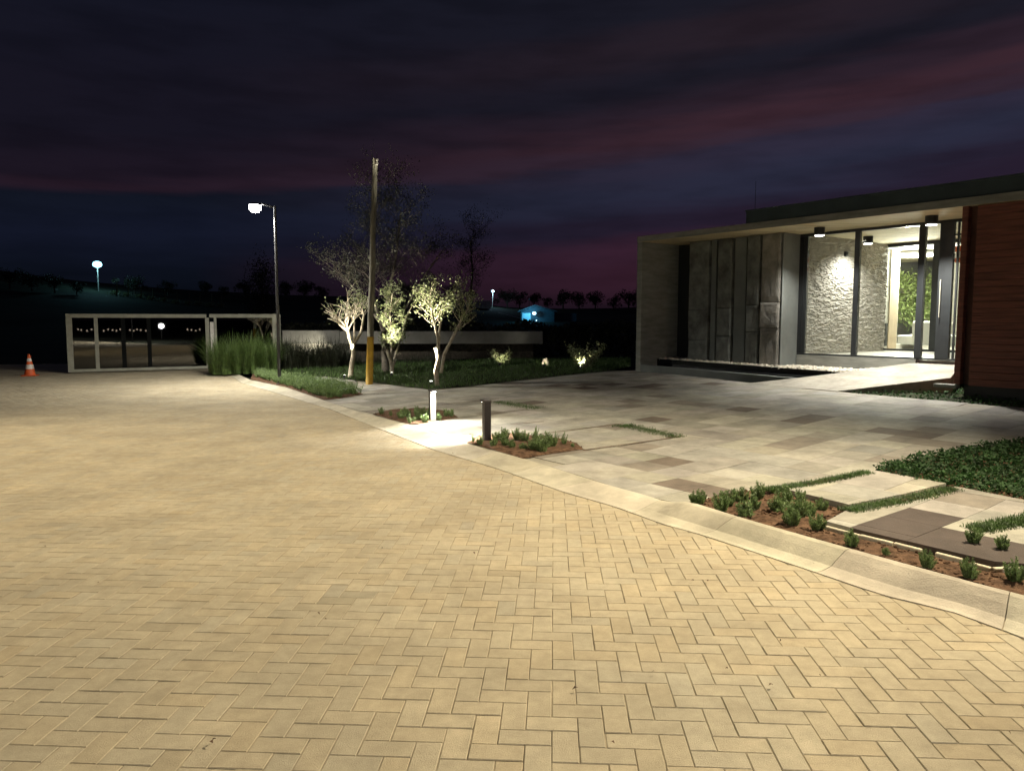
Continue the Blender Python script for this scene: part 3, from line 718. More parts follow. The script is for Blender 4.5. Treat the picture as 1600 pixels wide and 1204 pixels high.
tree('bare_tree', tb, 'dark thin-branched tree beyond the garden wall, right of the large one', [([(0, 0, -.1), (0, 0, 2), (.1, 0, 3.2), (0, 0, 4.6)], .08, .015, 26)], 33, depth=3, leafn=10, leafl=.07, leafm='darkleaf', barkm='darkbark', blen=.95, spread=.75, sub_from=.3, crown_r=.2)
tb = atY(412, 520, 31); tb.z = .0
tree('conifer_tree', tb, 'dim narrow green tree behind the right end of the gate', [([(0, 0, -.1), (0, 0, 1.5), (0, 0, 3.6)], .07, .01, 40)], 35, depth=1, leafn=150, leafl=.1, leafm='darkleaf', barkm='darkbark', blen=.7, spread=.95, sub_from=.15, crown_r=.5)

# far trees on the ridge (silhouettes)
def far_tree_meshes(seed):
    r = random.Random(seed); wd = MB(); lv = MB()
    wd.tube([(0, 0, -.5), (.1, 0, 1.5), (0, .1, 3.2)], [.22, .16, .06], 6)
    cl_ = [(Vector((r.gauss(0, 1.1), r.gauss(0, 1.1), r.uniform(1.6, 4.6))), r.uniform(.6, 1.3)) for _ in range(11)]
    for c_, rr in cl_:
        wd.tube([(0, 0, 1.4), tuple(c_ * .7), tuple(c_)], [.07, .04, .02], 4)
        for _ in range(130):
            d_ = Vector((r.gauss(0, 1), r.gauss(0, 1), r.gauss(0, .8))); d_.normalize(); lv.leaf(c_ + d_ * rr * r.random() ** .4, d_ + Vector((0, 0, .3)), .36, .2, r)
    return wd.mesh('trunk', 'darkbark'), lv.mesh('crown', 'darkleaf')
FT = [far_tree_meshes(s) for s in (1, 2, 3, 4)]
fx = [(-30, 448), (15, 452), (50, 455), (86, 458), (120, 461), (210, 460), (262, 462), (322, 464), (350, 466), (384, 465), (446, 468), (476, 470), (505, 470), (640, 472), (672, 472), (704, 472), (738, 474), (793, 481), (812, 480), (834, 480), (856, 482), (880, 484), (905, 484), (930, 485), (958, 485), (982, 486)]
for n_, (px, py) in enumerate(fx):
    p = onhill(px, py, 120, 222); wd_, lv_ = FT[n_ % 4]; sc = (.75, 1.0, .9, 1.15)[(n_ * 7) % 4]
    sc *= .72 if px < 420 else .95
    side = 'on the left ridge' if px < 420 else ('on the ridge behind the garden wall' if px < 780 else 'on the ridge behind the blue-lit house')
    grp = [q for q in fx if (q[0] < 420) == (px < 420) and (q[0] < 780) == (px < 780)]
    o = thing('ridge_tree', p, 'dark tree silhouette %s, %s from the left' % (side, ordn(sorted(grp).index((px, py)))), 'tree', 'trees along the far ridge')
    o.scale = (sc, sc, sc * .9); o.rotation_euler = (0, 0, n_ * 1.3)
    for nm, me in (('trunk', wd_), ('crown', lv_)):
        c_ = bpy.data.objects.new(nm, me); COL.objects.link(c_); c_.parent = o
# saplings lit by the blue lamp on the slope
def sapling_mesh(seed):
    r = random.Random(seed); b = MB()
    b.tube([(-.2, 0, -.1), (0, 0, .1), (.1, 0, 1.0), (.12, 0, 1.9)], [.14, .12, .08, .05], 5)
    for _ in range(110):
        b.leaf((r.gauss(-.2, .35), r.gauss(0, .3), r.uniform(0, .5)), (r.uniform(-1, 1), r.uniform(-1, 1), 1), .3, .12, r)
    return b.mesh('sapling', 'olive')
SPM = [sapling_mesh(s) for s in (1, 2)]
sp_ = [(182, 462), (200, 464), (220, 466), (238, 469), (257, 472), (276, 475), (295, 477), (312, 478), (330, 480), (346, 481)]
for n_, (px, py) in enumerate(sp_):
    p = onhill(px, py, 80, 215); o = bpy.data.objects.new('sapling', SPM[n_ % 2]); COL.objects.link(o); o.location = p; o.rotation_euler = (0, 0, rnd.uniform(-.4, .4)); k = rnd.uniform(1.1, 1.5); o.scale = (k, k, k)
    o['label'] = 'faintly lit young tree on the dark slope above the gate, %s from the left' % ordn(n_); o['category'] = 'sapling'; o['group'] = 'young trees on the slope'

# ------------------------------------------------------------------ street lamp
lp = GP(437, 600); lp.z = zp(lp.x, lp.y)
ztop = zat(lp, 322)
root = thing('street_lamp', lp, 'tall thin black street lamp with a lit round head, standing in the low hedge', 'street lamp')
b = MB(); b.lathe([(.09, -.02), (.09, .02), (.045, .03), (.04, .6), (.036, .62), (.033, ztop - lp.z)], 14, lp); post = b.build('post', 'post', root, smooth=False)
hx = lp + Vector((-.47, 0, ztop - lp.z + .02))
b = MB(); b.tube([lp + Vector((0, 0, ztop - lp.z - .04)), lp + Vector((-.12, 0, ztop - lp.z + .0)), hx + Vector((.14, 0, .04))], [.022, .022, .022], 8); b.build('arm', 'post', root)
b = MB(); b.lathe([(.05, .06), (.11, .045), (.145, .02), (.148, .0)][::-1], 18, hx); head = b.build('head', 'post', root)
b = MB(); b.lathe([(.03, -.17), (.09, -.15), (.135, -.09), (.145, -.01), (.140, .0)], 18, hx); dif = b.build('diffuser', 'lamp', root, smooth=True)
lg = light('lamp_light', 'SPOT', hx + Vector((0, 0, -.20)), 1750, (1, .96, .84), target=hx + Vector((0, 0, -4)), size=.12, angle=165, blend=.5, parent=root)

# street lights just outside the picture (their light is in it)
la = Vector((5.2, 6.0, 6.2)); light('street_light', 'SPOT', la, 5200, (1, .86, .60), target=(-1.2, 5.6, 0), size=.12, angle=124, blend=1.0)
light('street_light', 'SPOT', Vector((-8.5, 7.5, 6.5)), 2300, (1, .86, .60), target=(-5.6, 7.8, 0), size=.15, angle=104, blend=.9)

for n_, (x, y, lb) in enumerate(((4.4, -9, 'street lamp behind the viewer, mirrored in the gate glass'), (4.2, -27, 'added farther street lamp behind the viewer, lighting the road mirrored in the gate'))):  # added lamps that brighten the road behind, which the gate glass reflects
    r2 = root.copy(); COL.objects.link(r2); r2.location = (x, y, 0); r2['label'] = lb
    for ch in list(root.children):
        c2 = ch.copy(); COL.objects.link(c2); c2.parent = r2; c2.matrix_parent_inverse = ch.matrix_parent_inverse.copy()
        if ch.type == 'LIGHT': c2.data = ch.data.copy(); c2.data.energy = 9000
# ------------------------------------------------------------------ wooden pole
pb = GP(577, 600); pt_ = Vector((pb.x, pb.y, 0)); ztp = zat(pb, 248)
lean = Vector((G(581, 560, 0).x * 0 + .215, 0, 0))
root = thing('utility_pole', pb, 'weathered wooden pole with a yellow painted foot among the trees', 'pole')
def pl_(z): k = (z - pb.z) / (ztp - pb.z); return pb + lean * k + Vector((0, 0, z - pb.z))
zy = zat(pb, 526)
b = MB(); zs = [zy + (ztp - zy) * i / 10 for i in range(11)]
b.tube([pl_(z) + Vector((.006 * math.sin(z * 3), 0, 0)) for z in zs], [.074 - .018 * i / 10 for i in range(11)], 14); b.build('shaft', 'wood', root, smooth=True)
b = MB(); b.tube([pl_(pb.z - .1), pl_(pb.z + .5), pl_(zy)], [.084, .080, .0765], 14); b.build('painted_foot', 'yellow', root, smooth=True)
b = MB(); tp = pl_(ztp)
for dx in (-.05, .05):
    b.tube([tp + Vector((dx, -.03, -.12)), tp + Vector((dx, -.03, .12))], [.006, .006], 6)
b.build('pin', 'frame', root)
b = MB()
for dx, dz in ((.05, -.04), (.045, -.12)): b.lathe([(.02, -.03), (.034, -.02), (.034, .02), (.018, .03)], 10, tp + Vector((dx, -.05, dz)))
b.build('insulator', 'porc', root)
# ------------------------------------------------------------------ bollards
def bollard(px, py, pyt, side, label, facemat, power):
    p = GP(px, py); h = zat(p, pyt) - p.z
    o = thing('path_bollard', p, label, 'bollard', 'path bollards')
    d_ = (bolB - bolA).normalized() * side; rot = math.atan2(d_.y, d_.x)
    b = MB()
    b.box(-.045, .03, -.045, .045, -.03, h - .03, rot=rot, org=p)
    for i in range(6):
        y_ = -.04 + i * .016; b.box(-.050, -.044, y_ - .004, y_ + .004, 0, h - .03, rot=rot, org=p)
    for v in range(len(b.v)): b.v[v] = (b.v[v][0], b.v[v][1], b.v[v][2] + p.z)
    b.build('body', 'bollard', o)
    b = MB(); b.box(.0302, .036, -.043, .043, 0, h - .05, rot=rot, org=p); b.v = [(x, y, z + p.z) for x, y, z in b.v]; b.build('face_plate', facemat, o)
    b = MB(); b.box(-.052, .09, -.052, .052, h - .03, h, rot=rot, org=p); b.v = [(x, y, z + p.z) for x, y, z in b.v]; b.build('cap', 'bollard', o, bevel=.004)
    b = MB(); b.box(.045, .082, -.035, .035, h - .036, h - .0305, rot=rot, org=p); b.v = [(x, y, z + p.z) for x, y, z in b.v]; b.build('lens', 'led', o)
    lo = p + d_ * .062 + Vector((0, 0, h - .045))
    light('bollard_light', 'SPOT', lo, power, (1, .96, .84), target=p + d_ * .85, size=.025, angle=165, blend=.55, parent=o)
bolA, bolB = GP(676, 658), GP(760, 690)
bolA.z = bolB.z = 0
bolA_face = (Vector((bolB.x, bolB.y, 0)) - Vector((bolA.x, bolA.y, 0)))
bollard(676, 658, 608, 1, 'path light bollard with a bright lit grey face, left of the path', 'bollardg', 190)
bollard(760, 690, 624, -1, 'dark ribbed bollard light seen from behind, right of the path', 'bollardg', 190)

# ------------------------------------------------------------------ uplights
def uplight(px, py, target, power, label, angle=55, off=(0, 0), col=(1, .93, .72)):
    p = GP(px, py) + Vector((off[0], off[1], 0)); o = thing('garden_uplight', p, label, 'garden light', 'garden uplights')
    b = MB(); d_ = (Vector(target) - p).normalized()
    b.tube([p + Vector((0, 0, -.02)), p + Vector((0, 0, .05))], [.008, .008], 6); b.tube([p + Vector((0, 0, .05)), p + Vector((0, 0, .05)) + d_ * .08], [.03, .034], 10, cap=True); b.build('housing', 'black', o)
    b = MB(); b.tube([p + Vector((0, 0, .05)) + d_ * .081, p + Vector((0, 0, .05)) + d_ * .086], [.028, .028], 10); b.build('lens', 'up', o)
    light('uplight', 'SPOT', p + Vector((0, 0, .05)) + d_ * .1, power, col, target=target, size=.02, angle=angle, blend=.5, parent=o)
uplight(538, 594, b1_ + Vector((-.05, 0, 1.15)), 900, 'small ground light left of the leaning tree beside the pole', 30)
uplight(612, 590, b2_ + Vector((-.02, 0, 1.5)), 1500, 'small ground light at the foot of the multi-stemmed tree', 34)
uplight(674, 604.5, b3_ + Vector((-.16, 0, 1.35)), 3000, 'small bright ground light just above the lit bollard', 44)
uplight(780, 574, GP(785, 571) + Vector((0, 0, .35)), 45, 'ground light under the small pale shrub on the far lawn', 70)
uplight(850, 575, GP(851, 572) + Vector((0, 0, .2)), 35, 'ground light in front of the pale stump', 50)
uplight(906, 580, GP(913, 578) + Vector((-.05, 0, .45)), 130, 'ground light at the foot of the bronze-green bush', 75)
GW = Vector((0, 24.55 - GP(455, 576).y, 0))
uplight(455, 576, atY(470, 548, 25.4), 110, 'ground light hidden in the tall grass by the pale wall', 120, off=(.55, GW.y))

# ------------------------------------------------------------------ traffic cone
p = G(47, 587, 0); o = thing('traffic_cone', p, 'orange traffic cone with pale bands standing alone at far left', 'traffic cone')
b = MB(); b.box(-.19, .19, -.19, .19, .001, .03, org=p, rot=.3); b.build('base', 'orange', o, bevel=.01)
b = MB(); b.lathe([(.145, .03), (.112, .2)], 20, p); b.lathe([(.086, .33), (.07, .42)], 20, p); b.lathe([(.052, .51), (.03, .62), (.022, .625)], 20, p); b.build('body', 'orange', o, smooth=False)
b = MB(); b.lathe([(.113, .2), (.087, .33)], 20, p); b.lathe([(.071, .42), (.053, .51)], 20, p); b.build('reflective_band', 'bandw', o)

# ------------------------------------------------------------------ sliding gate
ga, gb = G(108, 583, 0), G(324, 577, 0); gd = (gb - ga).normalized(); gn = Vector((-gd.y, gd.x, 0))
def gx(px):
    m = (px - CX) / F / CP; return (m * ga.y - ga.x) / (gd.x - m * gd.y)
gh = 1.79
def gbox(b, x0, x1, z0, z1, d0=-.04, d1=.04, top=None):
    q = [ga + gd * x0 + gn * d0, ga + gd * x1 + gn * d0, ga + gd * x1 + gn * d1, ga + gd * x0 + gn * d1]
    b.hexa([(k.x, k.y, z0) for k in q], [(k.x, k.y, z1) for k in q])
o = thing('sliding_gate', ga, 'wide grey-framed gate with dark glass panels across the far road', 'gate')
x_r = gx(326); b = MB()
gbox(b, gx(108), gx(117.5), .03, gh - .12, -.06, .06); gbox(b, gx(151.5), gx(157.5), .12, gh - .12, -.05, .05)
gbox(b, gx(108), x_r, gh - .118, gh, -.06, .06); gbox(b, gx(117.5) + .002, x_r, .03, .117, -.06, .06)
gbox(b, gx(324), gx(330), .119, gh - .12, -.055, .055); b.build('gate_frame', 'gate', o, bevel=.004)
b = MB(); gbox(b, gx(193), gx(200), .118, gh - .119, -.03, -.009); gbox(b, gx(233), gx(239.5), .118, gh - .119, -.03, -.009); b.build('stile', 'matblack', o)
for x0, x1 in ((117.5, 151.5), (157.5, 324)):
    b = MB(); gbox(b, gx(x0) + .001, gx(x1) - .001, .1175, gh - .1185, -.008, .004); b.build('glass_panel', 'dglass', o)
gp = ga + gd * gx(332); o2 = thing('gate_side_screen', (gp.x, gp.y, 0), 'grey-framed fixed glass screen with pale strip, right of the gate behind tall grass', 'screen')
b = MB(); gbox(b, gx(337.5), gx(341.5), 0, gh - .1, -.05, .05); gbox(b, gx(330.5), gx(428), gh - .11, gh + .01, -.055, .055); gbox(b, gx(428), gx(436), 0, gh + .02, -.06, .06); gbox(b, gx(438.5), gx(441), 0, gh, -.03, .03); b.build('screen_frame', 'gate', o2, bevel=.004)
b = MB(); gbox(b, gx(331.5), gx(337), .1, gh - .25, -.03, .03); b.build('pale_panel', 'bandw', o2)
b = MB(); gbox(b, gx(341.5) + .001, gx(428) - .001, .1, gh - .111, -.006, .006); b.build('glass_panel', 'dglass', o2)

gnv = Vector((gn.x, gn.y, 0))
def mirror(v): return v - gnv * 2 * (v - ga).dot(gnv)
dl = [122, 127, 136, 143, 149, 162, 169, 176, 182, 188, 203, 209, 214, 220, 228, 293, 299, 306, 312]
for n_, px in enumerate(dl):
    v = mirror(atY(px, 515.5 + (n_ * 7 % 3) - 1, 92)); v.z = max(.12, v.z)
    o = thing('distant_lamp', (v.x, v.y, 0), 'tiny distant lamp far down the road, mirrored as a faint dot in the gate glass, %s from left' % ordn(n_), 'lamp', 'far lamps mirrored in the gate glass')
    o['label'] = 'tiny far lamp mirrored as a dot in the gate glass, %s from left' % ordn(n_)
    b = MB(); b.tube([(v.x, v.y, 0), (v.x, v.y, v.z)], [.03, .03], 6); b.build('post', 'post', o)
    b = MB(); b.lathe([(.05, -.1), (.1, 0), (.05, .1)], 8, v); b.build('lamp_head', 'mir', o)
v = mirror(atY(252, 509, 62)); o = thing('globe_lamp', (v.x, v.y, 0), 'white globe lamp mirrored as a bright spot in the gate glass', 'lamp')
b = MB(); b.tube([(v.x, v.y, 0), (v.x, v.y, v.z - .1)], [.05, .05], 8); b.build('post', 'post', o)
b = MB(); b.lathe([(.08, -.22), (.19, -.12), (.22, 0), (.17, .14), (.06, .2)], 12, v); b.build('globe', 'lamp', o, smooth=True)
# ------------------------------------------------------------------ garden wall with concrete beam
YW = 25.0; xa, xb = atY(441, 520, YW).x, atY(848, 520, YW).x
zt, zb_ = atY(848, 517.5, YW).z, atY(848, 537, YW).z
o = thing('garden_wall', ((xa + xb) / 2, YW, 0), 'long low garden wall under a thick pale concrete beam behind the trees', 'wall')
b = MB(); xm = xa + (xb - xa) * .22
b.box(xa, xm - .006, YW, YW + .5, zb_, zt + .03); b.box(xm + .006, xb, YW, YW + .5, zb_, zt); b.build('beam', 'wallc', o, bevel=.01)
b = MB(); b.box(xa + .1, xm + .3, YW + .4, YW + .6, 0, zb_ - .002); b.build('wall_face', 'walll', o)
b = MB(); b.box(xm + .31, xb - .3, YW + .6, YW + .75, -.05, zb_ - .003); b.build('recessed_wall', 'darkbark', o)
# dark boundary hedge behind
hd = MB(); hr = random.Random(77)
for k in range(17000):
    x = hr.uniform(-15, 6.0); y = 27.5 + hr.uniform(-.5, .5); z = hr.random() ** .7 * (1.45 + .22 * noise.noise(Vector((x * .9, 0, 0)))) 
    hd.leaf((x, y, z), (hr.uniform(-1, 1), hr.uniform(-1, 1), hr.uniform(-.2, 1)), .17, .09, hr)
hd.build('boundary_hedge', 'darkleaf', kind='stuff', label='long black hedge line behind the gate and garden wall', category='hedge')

# ------------------------------------------------------------------ far things
p = onhill(154, 455, 80, 200); o = thing('flood_lamp', p, 'very bright blue-white lamp on a pole on the far left slope', 'lamp')
q = atY(154, 413, p.y); b = MB(); b.tube([p + Vector((0, 0, -.3)), Vector((p.x, p.y, q.z))], [.12, .08], 8); b.build('post', 'porc', o)
b = MB(); b.lathe([(.3, -.6), (.75, -.35), (.85, 0), (.7, .4), (.3, .6)], 16, (p.x, p.y, q.z)); b.build('lamp_head', 'blue', o, smooth=True)
light('flood_light', 'POINT', Vector((p.x + 1.0, p.y - 1.2, q.z - .3)), 900, (.35, .85, 1), size=.3, parent=o)
p = onhill(769, 481, 80, 200); q = atY(770, 454.5, p.y); o = thing('hill_lamp', p, 'small blue-white street lamp on the hill left of the small house', 'street lamp')
b = MB(); b.tube([p + Vector((0, 0, -.3)), Vector((q.x, q.y, q.z))], [.09, .06], 8); b.build('post', 'porc', o)
b = MB(); b.lathe([(.1, -.3), (.32, -.15), (.36, 0), (.3, .15), (.1, .25)], 14, q); b.build('lamp_head', 'blue2', o, smooth=True)
light('hill_light', 'POINT', q + Vector((.5, -1, -.4)), 700, (.45, .78, 1), size=.2, parent=o)
pw = onhill(754, 482, 80, 200); w0, w1 = atY(741, 480, pw.y - .5), atY(767, 480, pw.y - .5)
b = MB(); z1 = atY(750, 469.5, pw.y).z
for r_ in range(5):
    for c_ in range(8):
        x0 = w0.x + (w1.x - w0.x) * c_ / 8; x1 = w0.x + (w1.x - w0.x) * (c_ + 1) / 8; z0 = pw.z - .1 + (z1 - pw.z + .1) * r_ / 5; zz = pw.z - .1 + (z1 - pw.z + .1) * (r_ + 1) / 5
        dy = rnd.uniform(0, .12); b.box(x0 + .02, x1 - .02, pw.y - .5 - dy, pw.y, z0 + .015, zz - .015)
b.build('block_wall', 'walll', label='short blockwork wall lit blue under the hill lamp', category='wall')
# lit track down to the house
b = MB(); tr_ = [(762, 483), (775, 488), (790, 492), (803, 496), (816, 499)]
pp = [onhill(x, y, 80, 200) for x, y in tr_]
for a_, c_ in zip(pp, pp[1:]):
    b.face([(a_.x, a_.y - 1.6, H(a_.x, a_.y - 1.6) + .12), (c_.x, c_.y - 1.6, H(c_.x, c_.y - 1.6) + .12), (c_.x, c_.y + 1.6, H(c_.x, c_.y + 1.6) + .12), (a_.x, a_.y + 1.6, H(a_.x, a_.y + 1.6) + .12)])
b.build('track', 'wallc', kind='structure')
hp = onhill(836, 503, 80, 200); Yh = hp.y
def hX(px): return atY(px, 495, Yh).x
def hZ(py): return atY(836, py, Yh).z
o = thing('small_house', (hX(838), Yh, hp.z), 'small gabled house lit blue on the far hillside', 'house')
b = MB(); zl, ze, zr = hZ(505) - .3, hZ(486.5), hZ(478)
x0, x1, xm_ = hX(814), hX(866), hX(836)
b.hexa([(x0, Yh, zl), (x1, Yh, zl), (x1, Yh + 7, zl), (x0, Yh + 7, zl)], [(x0, Yh, ze), (x1, Yh, ze), (x1, Yh + 7, ze), (x0, Yh + 7, ze)])
b.face([(x0, Yh, ze), (x1, Yh, ze), (xm_, Yh, zr)]); b.face([(x0, Yh + 7, ze), (xm_, Yh + 7, zr), (x1, Yh + 7, ze)]); b.build('wall', 'hwall', o)
b = MB()
for s_, xe in ((-1, hX(809)), (1, hX(871))):
    zz = hZ(487.5); th = .16
    b.hexa([(xe, Yh - .7, zz), (xm_, Yh - .7, zr + .05), (xm_, Yh + 7.5, zr + .05), (xe, Yh + 7.5, zz)], [(xe, Yh - .7, zz + th), (xm_, Yh - .7, zr + th + .05), (xm_, Yh + 7.5, zr + .05 + th), (xe, Yh + 7.5, zz + th)])
b.build('roof', 'hroof', o)
b = MB(); b.box(hX(816), hX(829), Yh - .06, Yh - .004, hZ(501.5), hZ(489)); b.build('garage_door', 'garage', o)
b = MB(); b.box(hX(866) + .01, hX(902), Yh + 1.5, Yh + 6, zl, hZ(489)); b.build('side_wing', 'hwall', o)
b = MB(); b.tube([(hX(827), Yh + 1, ze), (hX(827), Yh + 1, hZ(466))], [.06, .04], 6); b.build('antenna', 'porc', o)
lo = Vector((hX(834.5), Yh - 1.0, hZ(489.5)))
b = MB(); b.lathe([(.08, -.28), (.28, -.15), (.33, 0), (.26, .18), (.08, .26)], 12, lo); b.tube([lo, (lo.x, Yh - .01, lo.z)], [.04, .04], 6); b.build('wall_lamp', 'blue2', o)
b = MB(); l2 = Vector((hX(838), Yh - .6, hZ(500.5))); b.lathe([(.03, -.09), (.1, 0), (.03, .09)], 10, l2); b.build('step_light', 'blue2', o)
light('house_light', 'POINT', lo + Vector((-.9, -1.0, .1)), 260, (.12, .62, 1), size=.2, parent=o)

# ------------------------------------------------------------------ the house
zsoff = zat(Fp(0, 0), 378.5); zst = zat(Fp(0, 0), 369.5)
pr = Fp(T(1600, .1), .1); zpar = zat(pr, 271)
SG = 1.6                                                 # glass line set back
SC = .93                                                 # column fronts
TL = T(1253, SG); TR = T(1490, .03); TE = T(1600, 0) + 5.0
zg0 = zat(Fp(TL, SG), 553.5); zg1 = zat(Fp(TL, SG), 369.5)
SB = SG + 3.6                                            # second glazing
house = thing('entrance_house', Fp(0, 0, ZF), 'modern flat-roofed house with stone columns, lit glass entrance and red timber wall', 'house')
hb = lambda b, n, m, **k: b.build(n, m, house, **k)
b = MB(); b.fbox(0, .15, 0, SC + 1.2, 0, zsoff - .002); b.fbox(-.0, .14, SC + 1.205, 9, 0, zsoff - .003); hb(b, 'end_wall', 'conc', bevel=.006)
b = MB(); b.fbox(0, TE, 0, 11.5, zsoff, zst); hb(b, 'roof_slab', 'concs', bevel=.006)
b = MB(); b.fbox(-.003, TE, -.006, -.002, zsoff + .003, zst - .003); hb(b, 'fascia', 'conc')
b = MB(); b.fbox(T(1160, .1), TE, .07, 10, zst + .002, zpar); b.fbox(T(1160, .1) - .02, TE, .05, 10.02, zpar + .001, zpar + .03); hb(b, 'parapet', 'parapet')
# front concrete base strip under the planter
sb0 = ZF - .12
# columns
zc0 = zat(Fp(T(1138, SC), SC), 566) - .05
ccr = random.Random(4)
def rough_block(b, t0, t1, s0, s1, z0, z1, amp, seed):
    bm = bmesh.new(); bmesh.ops.create_cube(bm, size=1); bmesh.ops.subdivide_edges(bm, edges=bm.edges[:], cuts=11, use_grid_fill=True)
    for v in bm.verts:
        x, y, z = v.co
        n_ = noise.noise(Vector((x * 2.2 + seed, y * 2.2, z * 2.2 * (z1 - z0)))) * .7 + noise.noise(Vector((x * 7 + seed, y * 7, z * 7))) * .3
        ny = -abs(n_) if y < 0 else 0
        tt = t0 + (x + .5) * (t1 - t0); ss = s0 + (y + .5) * (s1 - s0) + (amp * n_ if y < -.49 else 0); zz = z0 + (z + .5) * (z1 - z0)
        if abs(x) > .49: tt -= math.copysign(amp * .3 * abs(n_), x)
        if y < -.49 and (abs(x) > .49 or abs(z) > .49): ss += amp * .9
        v.co = Fp(tt, ss, zz)
    bm.verts.index_update(); b.raw([v.co[:] for v in bm.verts], [[v.index for v in f.verts] for f in bm.faces]); bm.free()
cols = [(1074, 1104, 'stoned', 'dark stone column'), (1118, 1139, 'stoned', 'dark stone column'), (1163, 1182, 'stoned', 'grey-brown stone column'), (1185.5, 1214, 'stone', 'pale brown rough stone column')]
for n_, (x0, x1, m_, lb) in enumerate(cols):
    b = MB(); t0, t1 = T(x0, SC), T(x1, SC); zz = [zc0 - .15, zc0 + .55 + .1 * n_, zc0 + 1.25 + .05 * n_, zsoff - .004]
    for k in range(3): rough_block(b, t0, t1, SC - .03 + (.03 if k == 1 and n_ == 3 else 0) * -1, SC + .35, zz[k] + .006, zz[k + 1] - .006, .018, n_ * 9 + k * 3)
    hb(b, 'stone_column', m_, smooth=False)
for x0, x1 in ((1107.5, 1115), (1143.5, 1161)):
    b = MB(); b.fbox(T(x0, SC + .04), T(x1, SC + .04), SC + .04, SC + .4, zc0 - .15, zsoff - .005); hb(b, 'plaster_column', 'concd')
b = MB(); b.fbox(T(1216, SC), T(1253, SG) - .14, SC + .01, SG + .1, zc0 - .15, zsoff - .003)
hb(b, 'pillar', 'concd', bevel=.004)
b = MB(); b.fbox(.155, TL - .3, SC + .41, SC + .55, zc0 - .3, zsoff - .006); hb(b, 'back_wall', 'black')
# planter: black face, pebbles
ZD = zg0 - .08
def onramp(px, py):                     # point of the entrance ramp seen at a given place
    s_ = 0.5
    for _ in range(60):
        z = ZF - .03 + (s_ + .67) * .19; p = G(px, py, z); s_ = .7 * s_ + .3 * TS(p)[1]
    return Vector((p.x, p.y, z))
W0 = GP(1168, 598.5, .004); W1, W2 = onramp(1240, 591), onramp(1312, 582)
W3 = Fp(T(1424, SG), SG - .03, ZD); W4 = Fp(T(1500, SG), SG - .03, ZD); W5 = onramp(1485, 590); W6 = GP(1308, 611, .004)
o = thing('black_planter', Fp(.2, .1, ZF), 'long black-lined trough with pale pebbles behind it in front of the stone columns', 'planter')
t1_, s1_ = TS(W1); t2_, s2_ = TS(W2)
zc_l, zc_r = zat(Fp(.2, 0), 569.5), W1.z + .006
b = MB(); q_ = (Fp(.152, 0), Fp(t1_ - .02, s1_), Fp(t1_ + .08, s1_ + .11), Fp(.152, .11))
b.hexa([(k.x, k.y, .1) for k in q_], [(k.x, k.y, z) for k, z in zip(q_, (zc_l, zc_r, zc_r, zc_l))]); b.build('front_curb', 'concd', o, bevel=.005)
za_, zb2_ = zat(Fp(T(1022, s2_), s2_), 560), W2.z + .012
zpl = za_; q_ = (Fp(.152, s2_), Fp(t2_, s2_), Fp(t2_, s2_ + .02), Fp(.152, s2_ + .02))
b = MB(); b.hexa([(k.x, k.y, .1) for k in q_], [(k.x, k.y, z) for k, z in zip(q_, (za_, zb2_, zb2_, za_))]); b.build('steel_edge', 'water', o)
b = MB(); b.face([(k.x, k.y, z) for k, z in ((Fp(.152, .11), zc_l - .05), (Fp(t1_ + .08, s1_ + .11), zc_l - .05), (Fp(t2_, s2_), zc_l - .05), (Fp(.152, s2_), zc_l - .05))]); b.build('lining', 'water', o)
soilq = [Fp(.16, s2_ + .03), Fp(t2_ + .02, s2_ + .03), Fp(TS(W3)[0] - .05, SG - .08), Fp(TL - .1, SG - .08), Fp(TL - .1, SC + .3), Fp(.16, SC + .4)]
def zpb(x): k = min(1, max(0, TS(x)[0] / t2_)); return za_ + (zb2_ - za_) * k + max(0, TS(x)[0] - t2_) * .13
b = MB(); b.face([(k.x, k.y, zpb(k) - .05) for k in soilq]); b.build('fill', 'stoned', o)
b = MB(); wl0, wl1 = GP(1154, 582.5), GP(1240, 591.5)
pr_ = random.Random(17); b = MB(); cnt = 0
poly = [Vector((k.x, k.y)) for k in soilq]
ico = bmesh.new(); bmesh.ops.create_icosphere(ico, subdivisions=1, radius=1); icv = [v.co.copy() for v in ico.verts]; icf = [[v.index for v in f.verts] for f in ico.faces]; ico.free()
while cnt < 1500:
    x, y = pr_.uniform(min(k.x for k in poly), max(k.x for k in poly)), pr_.uniform(min(k.y for k in poly), max(k.y for k in poly))
    if not inside((x, y), poly): continue
    cnt += 1; sc = Vector((pr_.uniform(.03, .06), pr_.uniform(.025, .045), pr_.uniform(.018, .032))); rz = Matrix.Rotation(pr_.uniform(0, 3), 3, 'Z') @ Matrix.Rotation(pr_.uniform(-.4, .4), 3, 'X')
    cc = Vector((x, y, zpb((x, y)) - .03 + pr_.uniform(0, .045))); b.raw([rz @ Vector((v.x * sc.x, v.y * sc.y, v.z * sc.z)) * (1 + .12 * noise.noise(v * 1.7 + cc)) + cc for v in icv], icf)
b.build('pebbles', 'pebble', kind='stuff', label='pale rounded pebbles filling the trough by the entrance', category='pebbles')

# walkway up to the door
zd = ZD
lw = [W0, W6, W5, W4, W3, W2, W1]; b = MB()
for tri_ in ((0, 1, 6), (1, 5, 6), (1, 2, 5), (2, 4, 5), (2, 3, 4)): b.face([lw[q] for q in tri_], (1.05, 1.03, .98))
lo_ = [Vector((v[0], v[1], v[2] - .3)) for v in lw]
for k in range(7): b.face([lo_[k], lo_[(k + 1) % 7], lw[(k + 1) % 7], lw[k]], (1, 1, 1))
b.build('walkway', 'slab', kind='structure')
